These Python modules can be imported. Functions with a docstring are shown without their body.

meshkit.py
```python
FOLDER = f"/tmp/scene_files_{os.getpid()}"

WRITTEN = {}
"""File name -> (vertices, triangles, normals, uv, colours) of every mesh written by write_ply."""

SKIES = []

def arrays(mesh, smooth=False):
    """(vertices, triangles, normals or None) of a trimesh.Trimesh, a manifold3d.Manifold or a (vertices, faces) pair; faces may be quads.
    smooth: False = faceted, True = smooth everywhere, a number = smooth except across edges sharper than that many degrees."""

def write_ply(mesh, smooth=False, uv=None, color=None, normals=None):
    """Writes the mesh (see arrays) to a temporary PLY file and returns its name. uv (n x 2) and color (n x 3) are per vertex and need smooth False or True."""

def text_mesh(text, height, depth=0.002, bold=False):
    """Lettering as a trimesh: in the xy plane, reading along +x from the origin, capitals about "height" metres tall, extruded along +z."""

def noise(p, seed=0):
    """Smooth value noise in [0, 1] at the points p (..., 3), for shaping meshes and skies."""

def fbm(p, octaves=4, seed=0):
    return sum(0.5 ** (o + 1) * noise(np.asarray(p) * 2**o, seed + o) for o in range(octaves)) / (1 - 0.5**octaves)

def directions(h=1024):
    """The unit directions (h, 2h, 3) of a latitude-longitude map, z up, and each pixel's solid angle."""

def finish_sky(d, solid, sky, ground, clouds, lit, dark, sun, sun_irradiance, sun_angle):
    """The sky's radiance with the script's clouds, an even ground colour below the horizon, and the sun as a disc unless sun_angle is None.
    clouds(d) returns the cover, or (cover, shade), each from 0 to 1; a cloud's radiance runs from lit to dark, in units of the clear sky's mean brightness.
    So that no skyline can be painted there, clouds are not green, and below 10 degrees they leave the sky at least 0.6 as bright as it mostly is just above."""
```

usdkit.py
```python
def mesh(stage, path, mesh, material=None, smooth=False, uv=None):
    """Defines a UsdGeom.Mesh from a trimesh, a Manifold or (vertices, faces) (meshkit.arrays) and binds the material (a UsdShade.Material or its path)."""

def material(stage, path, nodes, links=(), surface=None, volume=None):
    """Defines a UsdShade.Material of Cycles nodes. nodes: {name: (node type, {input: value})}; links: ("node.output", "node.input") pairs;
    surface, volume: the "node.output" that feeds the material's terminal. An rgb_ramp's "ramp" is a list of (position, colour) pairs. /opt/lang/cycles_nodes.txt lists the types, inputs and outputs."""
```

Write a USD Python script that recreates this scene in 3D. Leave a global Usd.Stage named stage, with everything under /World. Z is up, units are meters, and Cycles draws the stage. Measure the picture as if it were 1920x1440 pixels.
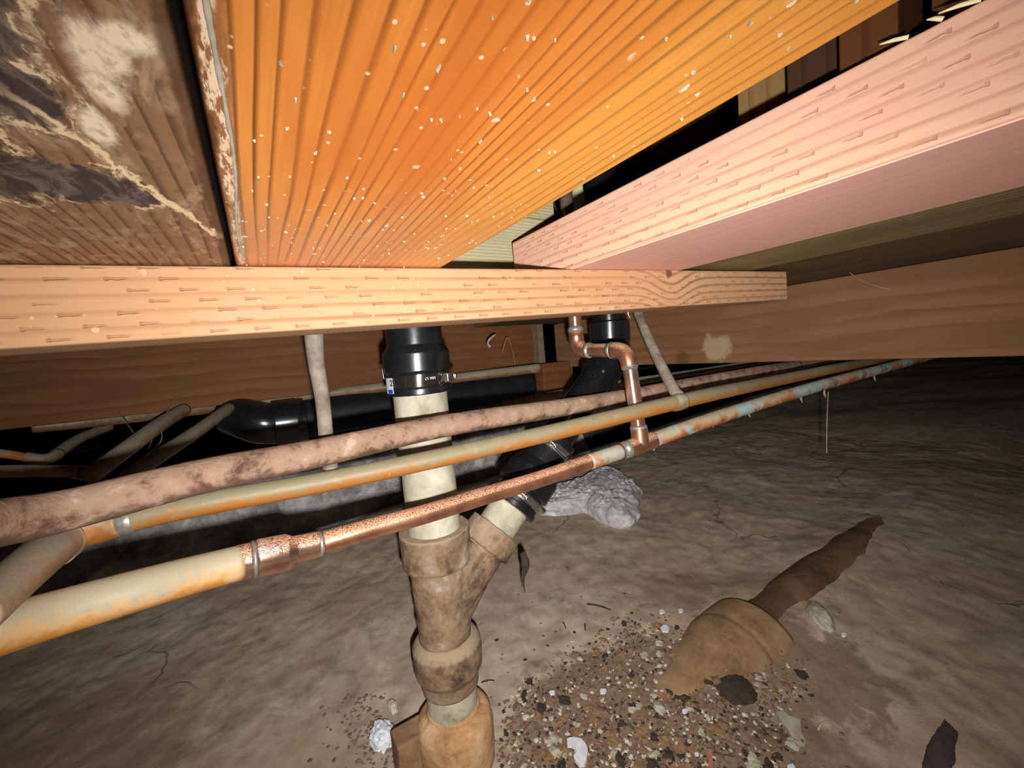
import math, random
import numpy as np, trimesh, manifold3d as m3, usdkit
from meshkit import noise as vnoise, fbm, text_mesh
from pxr import Usd, UsdGeom, UsdShade, Gf, Sdf
from scipy.interpolate import CubicSpline
from shapely.geometry import Polygon

stage = Usd.Stage.CreateInMemory()
UsdGeom.SetStageUpAxis(stage, 'Z')
UsdGeom.Xform.Define(stage, '/World')
rng = np.random.default_rng(7)
H = 0.48                      # height of the lens above the dirt

# ---------------------------------------------------------------- camera
F = 751.0                     # focal length in pixels of the 1920 px wide frame
_d1, _d2 = np.array([-477., -19., F]), np.array([1190., -165., F])   # directions of the joists and of the pipes
_Y = _d1 / np.linalg.norm(_d1); _X = _d2 - _d2.dot(_Y) * _Y; _X /= np.linalg.norm(_X); _Z = np.cross(_X, _Y)
R = np.stack([_X, _Y, _Z])    # world = R @ (right, down, forward)
EYE = np.array([0, 0, H])
cam = UsdGeom.Camera.Define(stage, '/World/camera')
cam.CreateHorizontalApertureAttr(36.0); cam.CreateVerticalApertureAttr(27.0)
cam.CreateFocalLengthAttr(36.0 * F / 1920); cam.CreateClippingRangeAttr((0.01, 100.0))
_m = np.eye(4); _m[:3, 0] = R[:, 0]; _m[:3, 1] = -R[:, 1]; _m[:3, 2] = -R[:, 2]; _m[:3, 3] = EYE
cam.AddTransformOp().Set(Gf.Matrix4d(*_m.T.ravel().tolist()))
cam.CreateExposureAttr(0.0)
# the only light: the phone's flash, built just below as a small glowing LED dome beside the lens
FLASH_AT, FLASH_LIN, FLASH_SOFT = EYE + R @ np.array([.009, .020, -.006]), 78000.0, 0.03
FLASH_COLOR = (1.0, 0.985, 0.975)

# ---------------------------------------------------------------- helpers
def ray(px, py): return R @ np.array([px - 960., py - 720., F])
def C(px, py, z): return EYE + ray(px, py) * (z / F)                       # z metres in front of the lens
def S(px, py, y=.434): d = ray(px, py); return EYE + d * (y / d[1])         # on the upright plane of the drain stack
def G(px, py, z=0.0): d = ray(px, py); return EYE + d * ((z - H) / d[2])    # on the dirt
def srgb(r, g, b): return tuple(float(((c / 255 + .055) / 1.055) ** 2.4) if c > 10 else c / 255 / 12.92 for c in (r, g, b))

class Nodes:
    def __init__(s): s.n, s.l = {}, []
    def add(s, kind, out, **kw):
        name = f'n{len(s.n)}'; s.n[name] = (kind, {})
        for k, v in kw.items():
            if isinstance(v, str) and v.startswith('@'): s.l.append((v[1:], f'{name}.{k}'))
            elif v is not None: s.n[name][1][k] = v
        return f'@{name}.{out}'
    def pos(s): return s.add('texture_coordinate', 'object')
    def xyz(s, v): k = s.add('separate_xyz', 'x', vector=v)[:-2]; return k + '.x', k + '.y', k + '.z'
    def comb(s, x, y, z): return s.add('combine_xyz', 'vector', x=x, y=y, z=z)
    def scale(s, v, sc, loc=(0, 0, 0)): return s.add('mapping', 'vector', vector=v, scale=sc, location=loc)
    def noise(s, v, sc, detail=3., rough=.55, dist=0.): return s.add('noise_texture', 'fac', vector=v, scale=sc, detail=float(detail), roughness=rough, distortion=float(dist))
    def vor(s, v, sc, feature='f1', out='distance', rnd=1.): return s.add('voronoi_texture', out, vector=v, scale=sc, feature=feature, randomness=rnd)
    def math(s, op, a, b=0., c=0., clamp=False): return s.add('math', 'value', math_type=op, value1=a, value2=b, value3=c, use_clamp=clamp)
    def rng(s, v, a, b, c=0., d=1., kind='smoothstep'): return s.add('map_range', 'result', value=v, from_min=a, from_max=b, to_min=c, to_max=d, range_type=kind, clamp=True)
    def ramp(s, fac, stops): return s.add('rgb_ramp', 'color', fac=fac, ramp=stops)
    def mix(s, fac, a, b, t='mix'): return s.add('mix', 'color', fac=fac, color1=a, color2=b, mix_type=t)
    def bump(s, h, strength=1., dist=.001, normal=None): return s.add('bump', 'normal', height=h, strength=strength, distance=dist, **({'normal': normal} if normal else {}))
    def nz(s): return s.xyz(s.add('geometry', 'normal'))[2]
    def done(s, name, color, rough=.6, normal=None, **kw):
        p = s.add('principled_bsdf', 'BSDF', base_color=color, roughness=rough, **({'normal': normal} if normal else {}), **kw)
        return usdkit.material(stage, '/World/Looks/' + name, s.n, s.l, surface=p[1:])

COUNT, FRAME = {}, {}
def numbered(parent, name):
    k = (parent, name); COUNT[k] = COUNT.get(k, -1) + 1
    return f'{parent}/{name}' + (f'_{COUNT[k]:03d}' if COUNT[k] else '')
def tag(p, label=None, cat=None, group=None, kind=None):
    for k, v in (('label', label), ('category', cat), ('group', group), ('kind', kind)):
        if v: p.SetCustomDataByKey(k, v)
    return p
def frame(at, ex=(1, 0, 0), ez=(0, 0, 1)):
    ex = np.asarray(ex, float); ex /= np.linalg.norm(ex); ez = np.asarray(ez, float); ez = ez - ez.dot(ex) * ex; ez /= np.linalg.norm(ez)
    m = np.eye(4); m[:3, 0], m[:3, 1], m[:3, 2], m[:3, 3] = ex, np.cross(ez, ex), ez, at
    return m
def thing(name, label=None, cat=None, at=(0, 0, 0), group=None, kind=None, m=None):
    path = numbered('/World', name); x = UsdGeom.Xform.Define(stage, path)
    m = frame(at) if m is None else m
    x.AddTransformOp().Set(Gf.Matrix4d(*m.T.ravel().tolist()))
    FRAME[path] = np.linalg.inv(m)
    tag(x.GetPrim(), label, cat, group, kind)
    return path
def part(parent, name, mesh, mat, smooth=35, label=None, kind=None):
    """mesh in world coordinates, kept in the thing's own frame"""
    path = numbered(parent, name); inv = FRAME[parent]; FRAME[path] = inv
    v, f = (mesh.vertices, mesh.faces) if hasattr(mesh, 'vertices') else mesh
    v = np.asarray(v) @ inv[:3, :3].T + inv[:3, 3]
    p = usdkit.mesh(stage, path, trimesh.Trimesh(v, f, process=False), mat, smooth=smooth).GetPrim()
    tag(p, label, kind=kind); return path
def single(name, mesh, mat, label, cat, at=None, smooth=35, group=None, kind=None):
    """a thing that is one mesh, its origin at its base"""
    v = np.asarray(mesh.vertices); at = np.array([*v.mean(0)[:2], v[:, 2].min()]) if at is None else np.asarray(at)
    path = numbered('/World', name)
    g = usdkit.mesh(stage, path, trimesh.Trimesh(v - at, mesh.faces, process=False), mat, smooth=smooth)
    g.AddTranslateOp().Set(tuple(map(float, at))); FRAME[path] = np.linalg.inv(frame(at))
    tag(g.GetPrim(), label, cat, group, kind); return path

def sweep(points, radii, sides=28, caps=True, step=None, rough=0., seed=0, fine=60.):
    """a tube along a smooth line through the points"""
    p = np.asarray(points, float); s = np.r_[0, np.cumsum(np.linalg.norm(np.diff(p, axis=0), axis=1))]
    n = int(s[-1] / step) + 2 if step else len(p)
    radii = np.broadcast_to(np.asarray(radii, float), (len(p),))
    if step:
        t = np.linspace(0, s[-1], n); radii = np.interp(t, s, radii)
        p = CubicSpline(s, p, axis=0, bc_type='natural')(t) if len(p) > 2 else np.stack([np.interp(t, s, p[:, k]) for k in range(3)], 1)
    tg = np.gradient(p, axis=0); tg /= np.linalg.norm(tg, axis=1, keepdims=True)
    a = np.zeros_like(p); ref = np.array([0, 0, 1.]) if abs(tg[0][2]) < .9 else np.array([1., 0, 0])
    for i in range(len(p)):
        ref = ref - ref.dot(tg[i]) * tg[i]; ref /= np.linalg.norm(ref); a[i] = ref
    b = np.cross(tg, a); an = np.arange(sides) * 2 * np.pi / sides
    d = np.cos(an)[None, :, None] * a[:, None] + np.sin(an)[None, :, None] * b[:, None]
    v = p[:, None] + radii[:, None, None] * d
    if rough: v = v + d * ((fbm(v * fine, 4, seed) - .5) * 2 * rough)[..., None]
    v = v.reshape(-1, 3); m = len(p)
    i, j = np.meshgrid(np.arange(m - 1), np.arange(sides), indexing='ij'); k = (j + 1) % sides
    q = np.stack([i * sides + j, i * sides + k, (i + 1) * sides + k, (i + 1) * sides + j], -1).reshape(-1, 4)
    f = np.vstack([q[:, [0, 2, 1]], q[:, [0, 3, 2]]])
    if caps:
        v = np.vstack([v, p[0], p[-1]]); o = np.arange(sides); o2 = (o + 1) % sides
        f = np.vstack([f, np.stack([np.full(sides, m * sides), o2, o], 1)[:, [0, 2, 1]], np.stack([np.full(sides, m * sides + 1), (m - 1) * sides + o, (m - 1) * sides + o2], 1)[:, [0, 2, 1]]])
    t = trimesh.Trimesh(v, f, process=False)
    if t.volume < 0: t.invert()
    return t
def lathe(a, axis, prof, sides=64, rough=0., fine=40., seed=0):
    """prof: (distance along the axis from a, radius) pairs"""
    axis = np.asarray(axis, float) / np.linalg.norm(axis)
    pr = np.asarray(prof, float)
    ref = np.array([0, 0, 1.]) if abs(axis[2]) < .9 else np.array([1., 0, 0]); u = np.cross(axis, ref); u /= np.linalg.norm(u); w = np.cross(axis, u)
    an = np.arange(sides) * 2 * np.pi / sides; d = np.cos(an)[:, None] * u + np.sin(an)[:, None] * w
    v = np.asarray(a) + pr[:, 0][:, None, None] * axis + pr[:, 1][:, None, None] * d[None]
    if rough: v = v + d[None] * ((fbm(v * fine, 4, seed) - .5) * 2 * rough)[..., None]
    v = v.reshape(-1, 3); i, j = np.meshgrid(np.arange(len(pr) - 1), np.arange(sides), indexing='ij'); k = (j + 1) % sides
    q = np.stack([i * sides + j, i * sides + k, (i + 1) * sides + k, (i + 1) * sides + j], -1).reshape(-1, 4)
    f = np.vstack([q[:, [0, 1, 2]], q[:, [0, 2, 3]]]); n = len(v); o = np.arange(sides); o2 = (o + 1) % sides
    v = np.vstack([v, np.asarray(a) + pr[0, 0] * axis, np.asarray(a) + pr[-1, 0] * axis])
    f = np.vstack([f, np.stack([np.full(sides, n), o2, o], 1), np.stack([np.full(sides, n + 1), n - sides + o, n - sides + o2], 1)])
    t = trimesh.Trimesh(v, f, process=False)
    if t.volume < 0: t.invert()
    return t
def dense(prof, step=.003):
    out = []
    for (a, r), (b, s) in zip(prof[:-1], prof[1:]):
        n = max(1, int(math.hypot(b - a, s - r) / step)); out += [(a + (b - a) * i / n, r + (s - r) * i / n) for i in range(n)]
    return out + [prof[-1]]
def rbox(lo, hi, r=.002, m=None, wob=0., seed=0):
    """a box with rounded edges between two corners, in the frame m"""
    lo, hi = np.asarray(lo, float), np.asarray(hi, float); r = min(r, (hi - lo).min() / 2.2)
    g = []
    for k in range(3):
        n = max(2, int((hi[k] - lo[k]) / .02)) if wob else 2
        a, b = lo[k] + r, hi[k] - r
        g.append(np.r_[lo[k], lo[k] + .3 * r, np.linspace(a, b, n), hi[k] - .3 * r, hi[k]])
    V, Fc, base = [], [], 0
    for ax in range(3):
        o1, o2 = [k for k in range(3) if k != ax]
        A, B = np.meshgrid(g[o1], g[o2], indexing='ij')
        for side in (0, 1):
            P = np.zeros((*A.shape, 3)); P[..., o1], P[..., o2], P[..., ax] = A, B, (lo, hi)[side][ax]
            n0, n1 = A.shape; i, j = np.meshgrid(np.arange(n0 - 1), np.arange(n1 - 1), indexing='ij')
            q = np.stack([i * n1 + j, (i + 1) * n1 + j, (i + 1) * n1 + j + 1, i * n1 + j + 1], -1).reshape(-1, 4) + base
            if (side == 0) ^ (ax == 1): q = q[:, ::-1]
            V.append(P.reshape(-1, 3)); Fc.append(q); base += n0 * n1
    v, q = np.vstack(V), np.vstack(Fc)
    inner = np.clip(v, lo + r, hi - r); d = v - inner; L = np.linalg.norm(d, axis=1, keepdims=True)
    v = np.where(L > 0, inner + d / np.maximum(L, 1e-12) * r, v)
    t = trimesh.Trimesh(v, np.vstack([q[:, [0, 1, 2]], q[:, [0, 2, 3]]])); t.merge_vertices()
    v = np.array(t.vertices)
    if wob: v = v + (np.stack([fbm(v * 9 + 31 * k, 3, seed + k) for k in range(3)], 1) - .5) * 2 * wob
    if m is not None: v = v @ m[:3, :3].T + m[:3, 3]
    t = trimesh.Trimesh(v, t.faces, process=False)
    if t.volume < 0: t.invert()
    return t
def rock(at, size, seed, sub=3, bumpy=.25, fine=2.2, flat=0., rz=0.):
    t = trimesh.creation.icosphere(sub); v = np.array(t.vertices)
    v *= (1 + (fbm(v * fine + seed * 7.3, 4, seed) - .5) * 2 * bumpy)[:, None]
    v = v * np.asarray(size) / 2; c, s_ = math.cos(rz), math.sin(rz); v = v @ np.array([[c, -s_, 0], [s_, c, 0], [0, 0, 1]]).T
    v[:, 2] = np.where(v[:, 2] < 0, v[:, 2] * (1 - flat), v[:, 2])
    return trimesh.Trimesh(v + np.asarray(at), t.faces, process=False)
def slabpoly(pts, th, at_z=0.0, tilt=0.):
    """a flat scrap: outline in pixels of the photo, laid on the dirt with real thickness"""
    P = np.array([G(*p)[:2] for p in pts]); o = P.mean(0)
    t = trimesh.creation.extrude_polygon(Polygon(P - o).buffer(0), th, engine='earcut')
    v = np.array(t.vertices); v[:, 2] += at_z + tilt * v[:, 0]; v[:, :2] += o
    return trimesh.Trimesh(v, t.faces, process=False)
def join(ms): return trimesh.util.concatenate(ms)

# ---------------------------------------------------------------- materials
def wood(name, light, dark, freq=200., ay=1., az=.35, warp=.004, line=(.55, .93), rough=.5, knots=(), specks=0., incise=None, stain=None, tint=None, fine=.35, spec=.18, blotch=None, along=.7, patches=(), lb=.10, uneven=0.):
    """x runs along the board. Growth rings as lines of ay*y + az*z, bent around the knots (x, v, height, width)"""
    N = Nodes(); P = N.pos(); x, y, z = N.xyz(P)
    v = N.math('add', N.math('multiply', y, ay), N.math('multiply', z, az))
    w1 = N.noise(N.scale(P, (along * 2.2, 14, 14)), 1.0, 3)
    w2 = N.noise(N.scale(P, (6 * along, 60, 60), (3, 1, 0)), 1.0, 2)
    v = N.math('add', v, N.math('multiply', N.math('subtract', w1, .5), warp * 4))
    v = N.math('add', v, N.math('multiply', N.math('subtract', w2, .5), warp * .8))
    if uneven: v = N.math('add', v, N.math('multiply', N.math('subtract', N.noise(N.scale(N.comb(x, v, 0.), (.07, 1, 1)), 38., 2), .5), uneven))
    for (kx, kv, kh, kw) in knots:
        g = N.math('exponent', N.math('multiply', N.math('power', N.math('divide', N.math('subtract', x, kx), kw), 2.), -1.))
        g2 = N.math('exponent', N.math('multiply', N.math('power', N.math('divide', N.math('subtract', v, kv), kw * 1.6), 2.), -1.))
        v = N.math('add', v, N.math('multiply', N.math('multiply', g, g2), kh))
    t = N.math('fraction', N.math('add', N.math('multiply', v, freq), 50.))
    ln = N.math('multiply', N.rng(t, line[0], line[1]), N.rng(t, line[1], 1., 1., 0.))
    fib = N.noise(N.scale(P, (25, 900, 900)), 1.0, 2)
    big = N.noise(N.scale(P, (5, 22, 22)), 1.0, 4, .6)
    amt = N.math('multiply', ln, N.rng(N.noise(N.scale(P, (3, 30, 30), (7, 0, 2)), 1., 2), .25, .7, .6, 1.))
    col = N.mix(amt, light, dark)
    col = N.mix(N.rng(fib, .3, .75, 0., fine * .5), col, tuple(c * .62 for c in light))
    if blotch: col = N.mix(N.rng(big, .45, .72, 0., .75), col, blotch)
    if tint: col = N.mix(N.rng(big, .35, .65, .0, .7), col, tint)
    h = N.math('subtract', N.math('multiply', fib, .06), N.math('multiply', ln, lb))
    if incise:
        px_, pv, ax_, depth, icol = incise       # rows of knife slits, staggered
        vv = z if ax_ == 'z' else y
        row = N.math('floor', N.math('divide', vv, pv)); fr = N.math('fraction', N.math('divide', vv, pv))
        u = N.math('add', N.math('divide', x, px_), N.math('multiply', row, .37)); fu = N.math('fraction', u)
        keep = N.noise(N.comb(N.math('floor', u), row, 0.), 1.7, 0)
        ws = N.math('multiply', N.math('subtract', N.noise(P, 400., 1), .5), .16)
        d = N.math('absolute', N.math('subtract', N.math('add', fr, ws), .5))
        slit = N.math('multiply', N.rng(d, .05, .13, 1., 0.), N.math('multiply', N.rng(fu, .10, .14), N.rng(fu, .40, .58, 1., 0.)))
        slit = N.math('multiply', slit, N.rng(keep, .38, .5))
        nub = N.math('multiply', N.rng(d, .10, .2, 1., 0.), N.math('multiply', N.rng(fu, .09, .12), N.rng(fu, .15, .19, 1., 0.)))
        nub = N.math('multiply', nub, N.rng(keep, .38, .5))
        col = N.mix(N.math('multiply', slit, .38), col, icol); col = N.mix(N.math('multiply', nub, .6), col, icol)
        h = N.math('subtract', h, N.math('multiply', N.math('maximum', slit, nub), depth))
    for (kx, ky, kz, kr, kc, kf) in patches:     # stains and knots with a shape of their own
        dd = N.add('vector_math', 'value', math_type='distance', vector1=P, vector2=(kx, ky, kz))
        dd = N.math('add', dd, N.math('multiply', N.math('subtract', N.noise(P, 3.2 / kr * .5, 3), .5), kr * 1.3))
        col = N.mix(N.math('multiply', N.rng(dd, kr * .55, kr, 1., 0.), kf), col, kc)
    if stain: col = stain(N, P, col)
    if specks:
        for sc, th, seedloc in ((90., .16, (3, 1, 4)), (220., .17, (9, 2, 6))):
            k = N.vor(N.scale(P, (1, 1.3, 1), seedloc), sc); m_ = N.rng(N.noise(P, sc * .6, 1), .54, .6)
            col = N.mix(N.math('multiply', N.math('multiply', N.rng(k, th * .7, th, 1., 0.), m_), specks), col, srgb(250, 225, 195))
        pt = N.math('multiply', N.rng(N.noise(P, 16., 4, .7), .66, .74), N.rng(N.noise(P, 180., 3, .7), .48, .6))
        col = N.mix(N.math('multiply', pt, .55 * specks), col, srgb(235, 200, 165))
    return N.done(name, col, rough, N.bump(h, 1., .0009), specular_ior_level=spec)

def old_copper(name, top, body, under, green=0., spot=.3, metal=.0, rough=.5):
    """dust settled on the upper side, bare or tarnished copper below"""
    N = Nodes(); P = N.pos(); nz = N.nz()
    a, b = N.noise(P, 26., 5, .65), N.noise(P, 120., 4, .65)
    t = N.math('add', nz, N.math('add', N.math('multiply', N.math('subtract', a, .5), 2.6), N.math('multiply', N.math('subtract', b, .5), 1.2)))
    col = N.ramp(N.rng(t, -1.3, 1.3, kind='linear'), [(0, under), (.26, under), (.5, body), (.68, top), (1, top)])
    col = N.mix(N.rng(b, .55, .75, 0., spot), col, tuple(c * .45 for c in body))
    col = N.mix(N.rng(N.noise(P, 38., 4, .6, .6), .58, .68, 0., .55), col, tuple(c * 1.25 for c in top))
    if green:
        g = N.math('multiply', N.rng(N.noise(P, 17., 3), .50, .55), N.rng(N.noise(P, 70., 4), .42, .5))
        col = N.mix(N.math('multiply', g, green), col, srgb(140, 190, 195))
        col = N.mix(N.math('multiply', N.rng(N.noise(N.scale(P, (1, 1, 1), (5, 5, 5)), 30., 3), .56, .62), .8 * green), col, srgb(95, 55, 30))
    return N.done(name, col, rough, N.bump(N.math('add', a, N.math('multiply', b, .6)), .5, .0012), metallic=metal, specular_ior_level=.35)

def bare_copper(name, base, dust=.7, rough=.28, heat=0., drops=0.):
    N = Nodes(); P = N.pos(); nz = N.nz(); a = N.noise(P, 45., 5, .6)
    col = N.mix(N.rng(a, .35, .7), base, tuple(c * .55 for c in base))
    if heat: col = N.mix(N.rng(N.noise(N.scale(P, (1, 1, 1), (2, 7, 1)), 70., 2), .55, .66, 0., heat), col, srgb(225, 215, 215))
    g = N.math('multiply', N.rng(nz, .25, .8), N.rng(N.noise(P, 900., 2, .7), .35, .62))
    rg = N.math('add', rough, N.math('multiply', g, .6))
    col = N.mix(N.math('multiply', g, dust), col, srgb(205, 165, 135))
    p1 = N.add('principled_bsdf', 'BSDF', base_color=col, roughness=rg, metallic=N.math('subtract', .88, N.math('multiply', g, .8)), normal=N.bump(N.math('add', a, N.math('multiply', g, 1.2)), .35, .0008))
    return usdkit.material(stage, '/World/Looks/' + name, N.n, N.l, surface=p1[1:])

def plain(name, col, rough=.5, metal=0., var=.35, sc=60., bump=.3, dist=.0008, dust=None, spec=.5, col2=None):
    N = Nodes(); P = N.pos(); a = N.noise(P, sc, 4, .6)
    c = N.mix(N.rng(a, .35, .68), col, col2 or tuple(k * (1 - var) for k in col))
    rg = rough
    if dust:
        nz = N.nz(); g = N.math('multiply', N.rng(nz, -.2, .7), N.rng(N.noise(P, 520., 3, .75), .68 - .12 * dust, .76 - .1 * dust))
        c = N.mix(N.math('multiply', g, .8), c, srgb(190, 180, 165)); rg = N.math('add', rough, N.math('multiply', g, .5))
    return N.done(name, c, rg, N.bump(a, bump, dist), metallic=metal, specular_ior_level=spec)

def mottled(name, stops, sc=22., fine=140., rough=.75, bump=.8, dist=.0015, dust=None, under=None, spec=.3):
    N = Nodes(); P = N.pos(); a, b = N.noise(P, sc, 6, .68, .4), N.noise(N.scale(P, (1, 1, 1), (4, 8, 2)), fine, 4, .7)
    t = N.math('add', N.math('multiply', a, .8), N.math('multiply', b, .2))
    col = N.ramp(N.rng(t, .36, .64, kind='linear'), stops)
    if dust: col = N.mix(N.math('multiply', N.rng(N.math('add', N.nz(), N.math('multiply', N.math('subtract', b, .5), .8)), .15, .75), .9), col, dust)
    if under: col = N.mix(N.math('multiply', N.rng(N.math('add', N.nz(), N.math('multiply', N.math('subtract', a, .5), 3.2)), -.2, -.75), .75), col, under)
    h = N.math('add', a, N.math('multiply', b, .7))
    return N.done(name, col, rough, N.bump(h, bump, dist), specular_ior_level=spec)

def stained(N, P, col):      # the rotted board: black rot, white bloom and pale runs with ragged edges
    x, y, z = N.xyz(P)
    n1, n2, n3 = N.noise(N.scale(P, (70, 150, 70), (1, 2, 3)), 1., 5, .62, .8), N.noise(N.scale(P, (220, 420, 200), (4, 1, 2)), 1., 4, .65), N.noise(N.scale(P, (45, 120, 60), (8, 3, 5)), 1., 4, .6, 1.)
    def blobs(lst, wob):
        m_ = None
        for (x0, y0, rx, ry) in lst:
            u, w_ = N.math('divide', N.math('subtract', x, x0), rx), N.math('divide', N.math('subtract', y, y0), ry)
            d = N.math('sqrt', N.math('add', N.math('multiply', u, u), N.math('multiply', w_, w_)))
            m_ = d if m_ is None else N.math('minimum', m_, d)
        return N.math('add', N.math('add', m_, N.math('multiply', N.math('subtract', n1, .5), wob)), N.math('multiply', N.math('subtract', n2, .5), wob * .35))
    col = N.mix(N.rng(n3, .48, .66, 0., .6), col, srgb(196, 164, 130))
    col = N.mix(N.rng(n2, .5, .68, 0., .5), col, srgb(112, 84, 62))
    pale = blobs([(.447, .0115, .010, .004), (.441, .0070, .004, .004), (.458, .0130, .008, .003), (.474, .0185, .009, .003)], 1.9)
    dark = blobs([(.440, .0285, .017, .010), (.463, .031, .013, .010), (.507, .034, .013, .015), (.500, .052, .024, .014), (.514, .022, .009, .0065)], 2.0)
    grey = N.math('multiply', N.rng(n1, .44, .60), N.rng(dark, 1.5, .9))
    col = N.mix(N.rng(dark, .85, 1.12, .92, 0.), col, srgb(66, 56, 56))
    col = N.mix(N.math('multiply', grey, .45), col, srgb(150, 136, 120))
    rim = N.math('multiply', N.rng(dark, 1.05, 1.14), N.rng(dark, 1.18, 1.34, 1., 0.))
    col = N.mix(N.math('multiply', rim, N.rng(n3, .40, .55, 0., .8)), col, srgb(250, 224, 180))
    col = N.mix(N.math('multiply', N.rng(pale, .45, 1.25, 1., 0.), N.rng(n2, .30, .52, .45, .95)), col, srgb(255, 234, 200))
    run = N.math('multiply', N.rng(N.math('absolute', N.math('subtract', N.math('add', y, N.math('multiply', N.math('subtract', n1, .5), .012)), N.math('subtract', .029, N.math('multiply', N.math('subtract', x, .46), .30)))), .0004, .0016, 1., 0.), N.rng(x, .458, .475))
    col = N.mix(N.math('multiply', run, .85), col, srgb(255, 226, 182))
    seam = N.rng(N.math('add', y, N.math('multiply', N.math('subtract', n1, .5), .003)), .0018, .0032, .75, 0.)
    col = N.mix(seam, col, srgb(84, 58, 38))
    return col

def joist_edge(N, P, col):   # flaking whitish paint and brown stain along the joint on the left
    x, y, z = N.xyz(P)
    a, b = N.noise(N.scale(P, (60, 200, 60)), 1., 4, .65), N.noise(N.scale(P, (120, 600, 60), (3, 1, 2)), 1., 4, .7)
    e = N.math('add', N.math('subtract', .1151, y), N.math('multiply', N.math('subtract', a, .5), .006))
    col = N.mix(N.rng(e, .0045, .0065, .9, 0.), col, srgb(150, 100, 64))
    w_ = N.math('multiply', N.math('multiply', N.rng(e, .0012, .002), N.rng(e, .0035, .005, 1., 0.)), N.rng(b, .44, .54))
    col = N.mix(N.math('multiply', w_, .9), col, srgb(255, 226, 190))
    n3 = N.noise(N.scale(P, (14, 30, 30), (2, 5, 1)), 1., 4, .6)
    col = N.mix(N.math('multiply', N.rng(N.math('add', x, N.math('multiply', N.math('subtract', n3, .5), .16)), .47, .60), .42), col, srgb(204, 158, 128))      # dust film farther along
    col = N.mix(N.math('multiply', N.rng(N.math('add', y, N.math('multiply', N.math('subtract', n3, .5), .03)), .055, .015), .38), col, srgb(244, 178, 84))      # yellower sapwood side
    return N.mix(N.rng(e, .0006, .0013, .8, 0.), col, srgb(92, 60, 36))

M = {}
M['joist'] = wood('orange_fir', srgb(238, 152, 70), srgb(90, 38, 14), 226., 1., .4, .0024, line=(.58, .88), rough=.45, specks=.8, tint=srgb(212, 116, 44), fine=.6, blotch=srgb(178, 98, 46), spec=.22, uneven=.014, lb=.0, stain=joist_edge)
M['rot'] = wood('rotted_fir', srgb(152, 114, 82), srgb(100, 70, 48), 230., 1., .3, .004, rough=.75, stain=stained, uneven=.01, lb=.04)
M['strip'] = wood('incised_fir', srgb(198, 156, 118), srgb(136, 88, 54), 135., .15, 1., .0018, line=(.5, .84), rough=.6, knots=((.745, .012, .014, .03),), incise=(.019, .0052, 'z', .5, srgb(160, 108, 72)), fine=.3, tint=srgb(184, 138, 100), specks=.3, patches=((.742, 0., .032, .006, srgb(95, 60, 40), .8),))
M['pink'] = wood('pink_fir', srgb(222, 180, 148), srgb(158, 114, 80), 150., .02, 1., .0022, line=(.5, .84), uneven=.006, rough=.6, incise=(.017, .0058, 'z', .3, srgb(178, 124, 98)), tint=srgb(212, 160, 138), fine=.25, knots=((.2, .02, .006, .03),))
M['redface'] = wood('red_stained_face', srgb(240, 186, 166), srgb(232, 174, 156), 70., 1., .1, .003, rough=.62, lb=.01, tint=srgb(236, 176, 160), fine=.3, patches=((.32, .07, 0., .010, srgb(120, 84, 62), .8), (.25, .02, 0., .006, srgb(130, 90, 80), .7)))
M['olive'] = wood('olive_weathered', srgb(150, 132, 92), srgb(100, 84, 56), 110., 1., .2, .003, rough=.75, tint=srgb(112, 92, 62))
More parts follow.
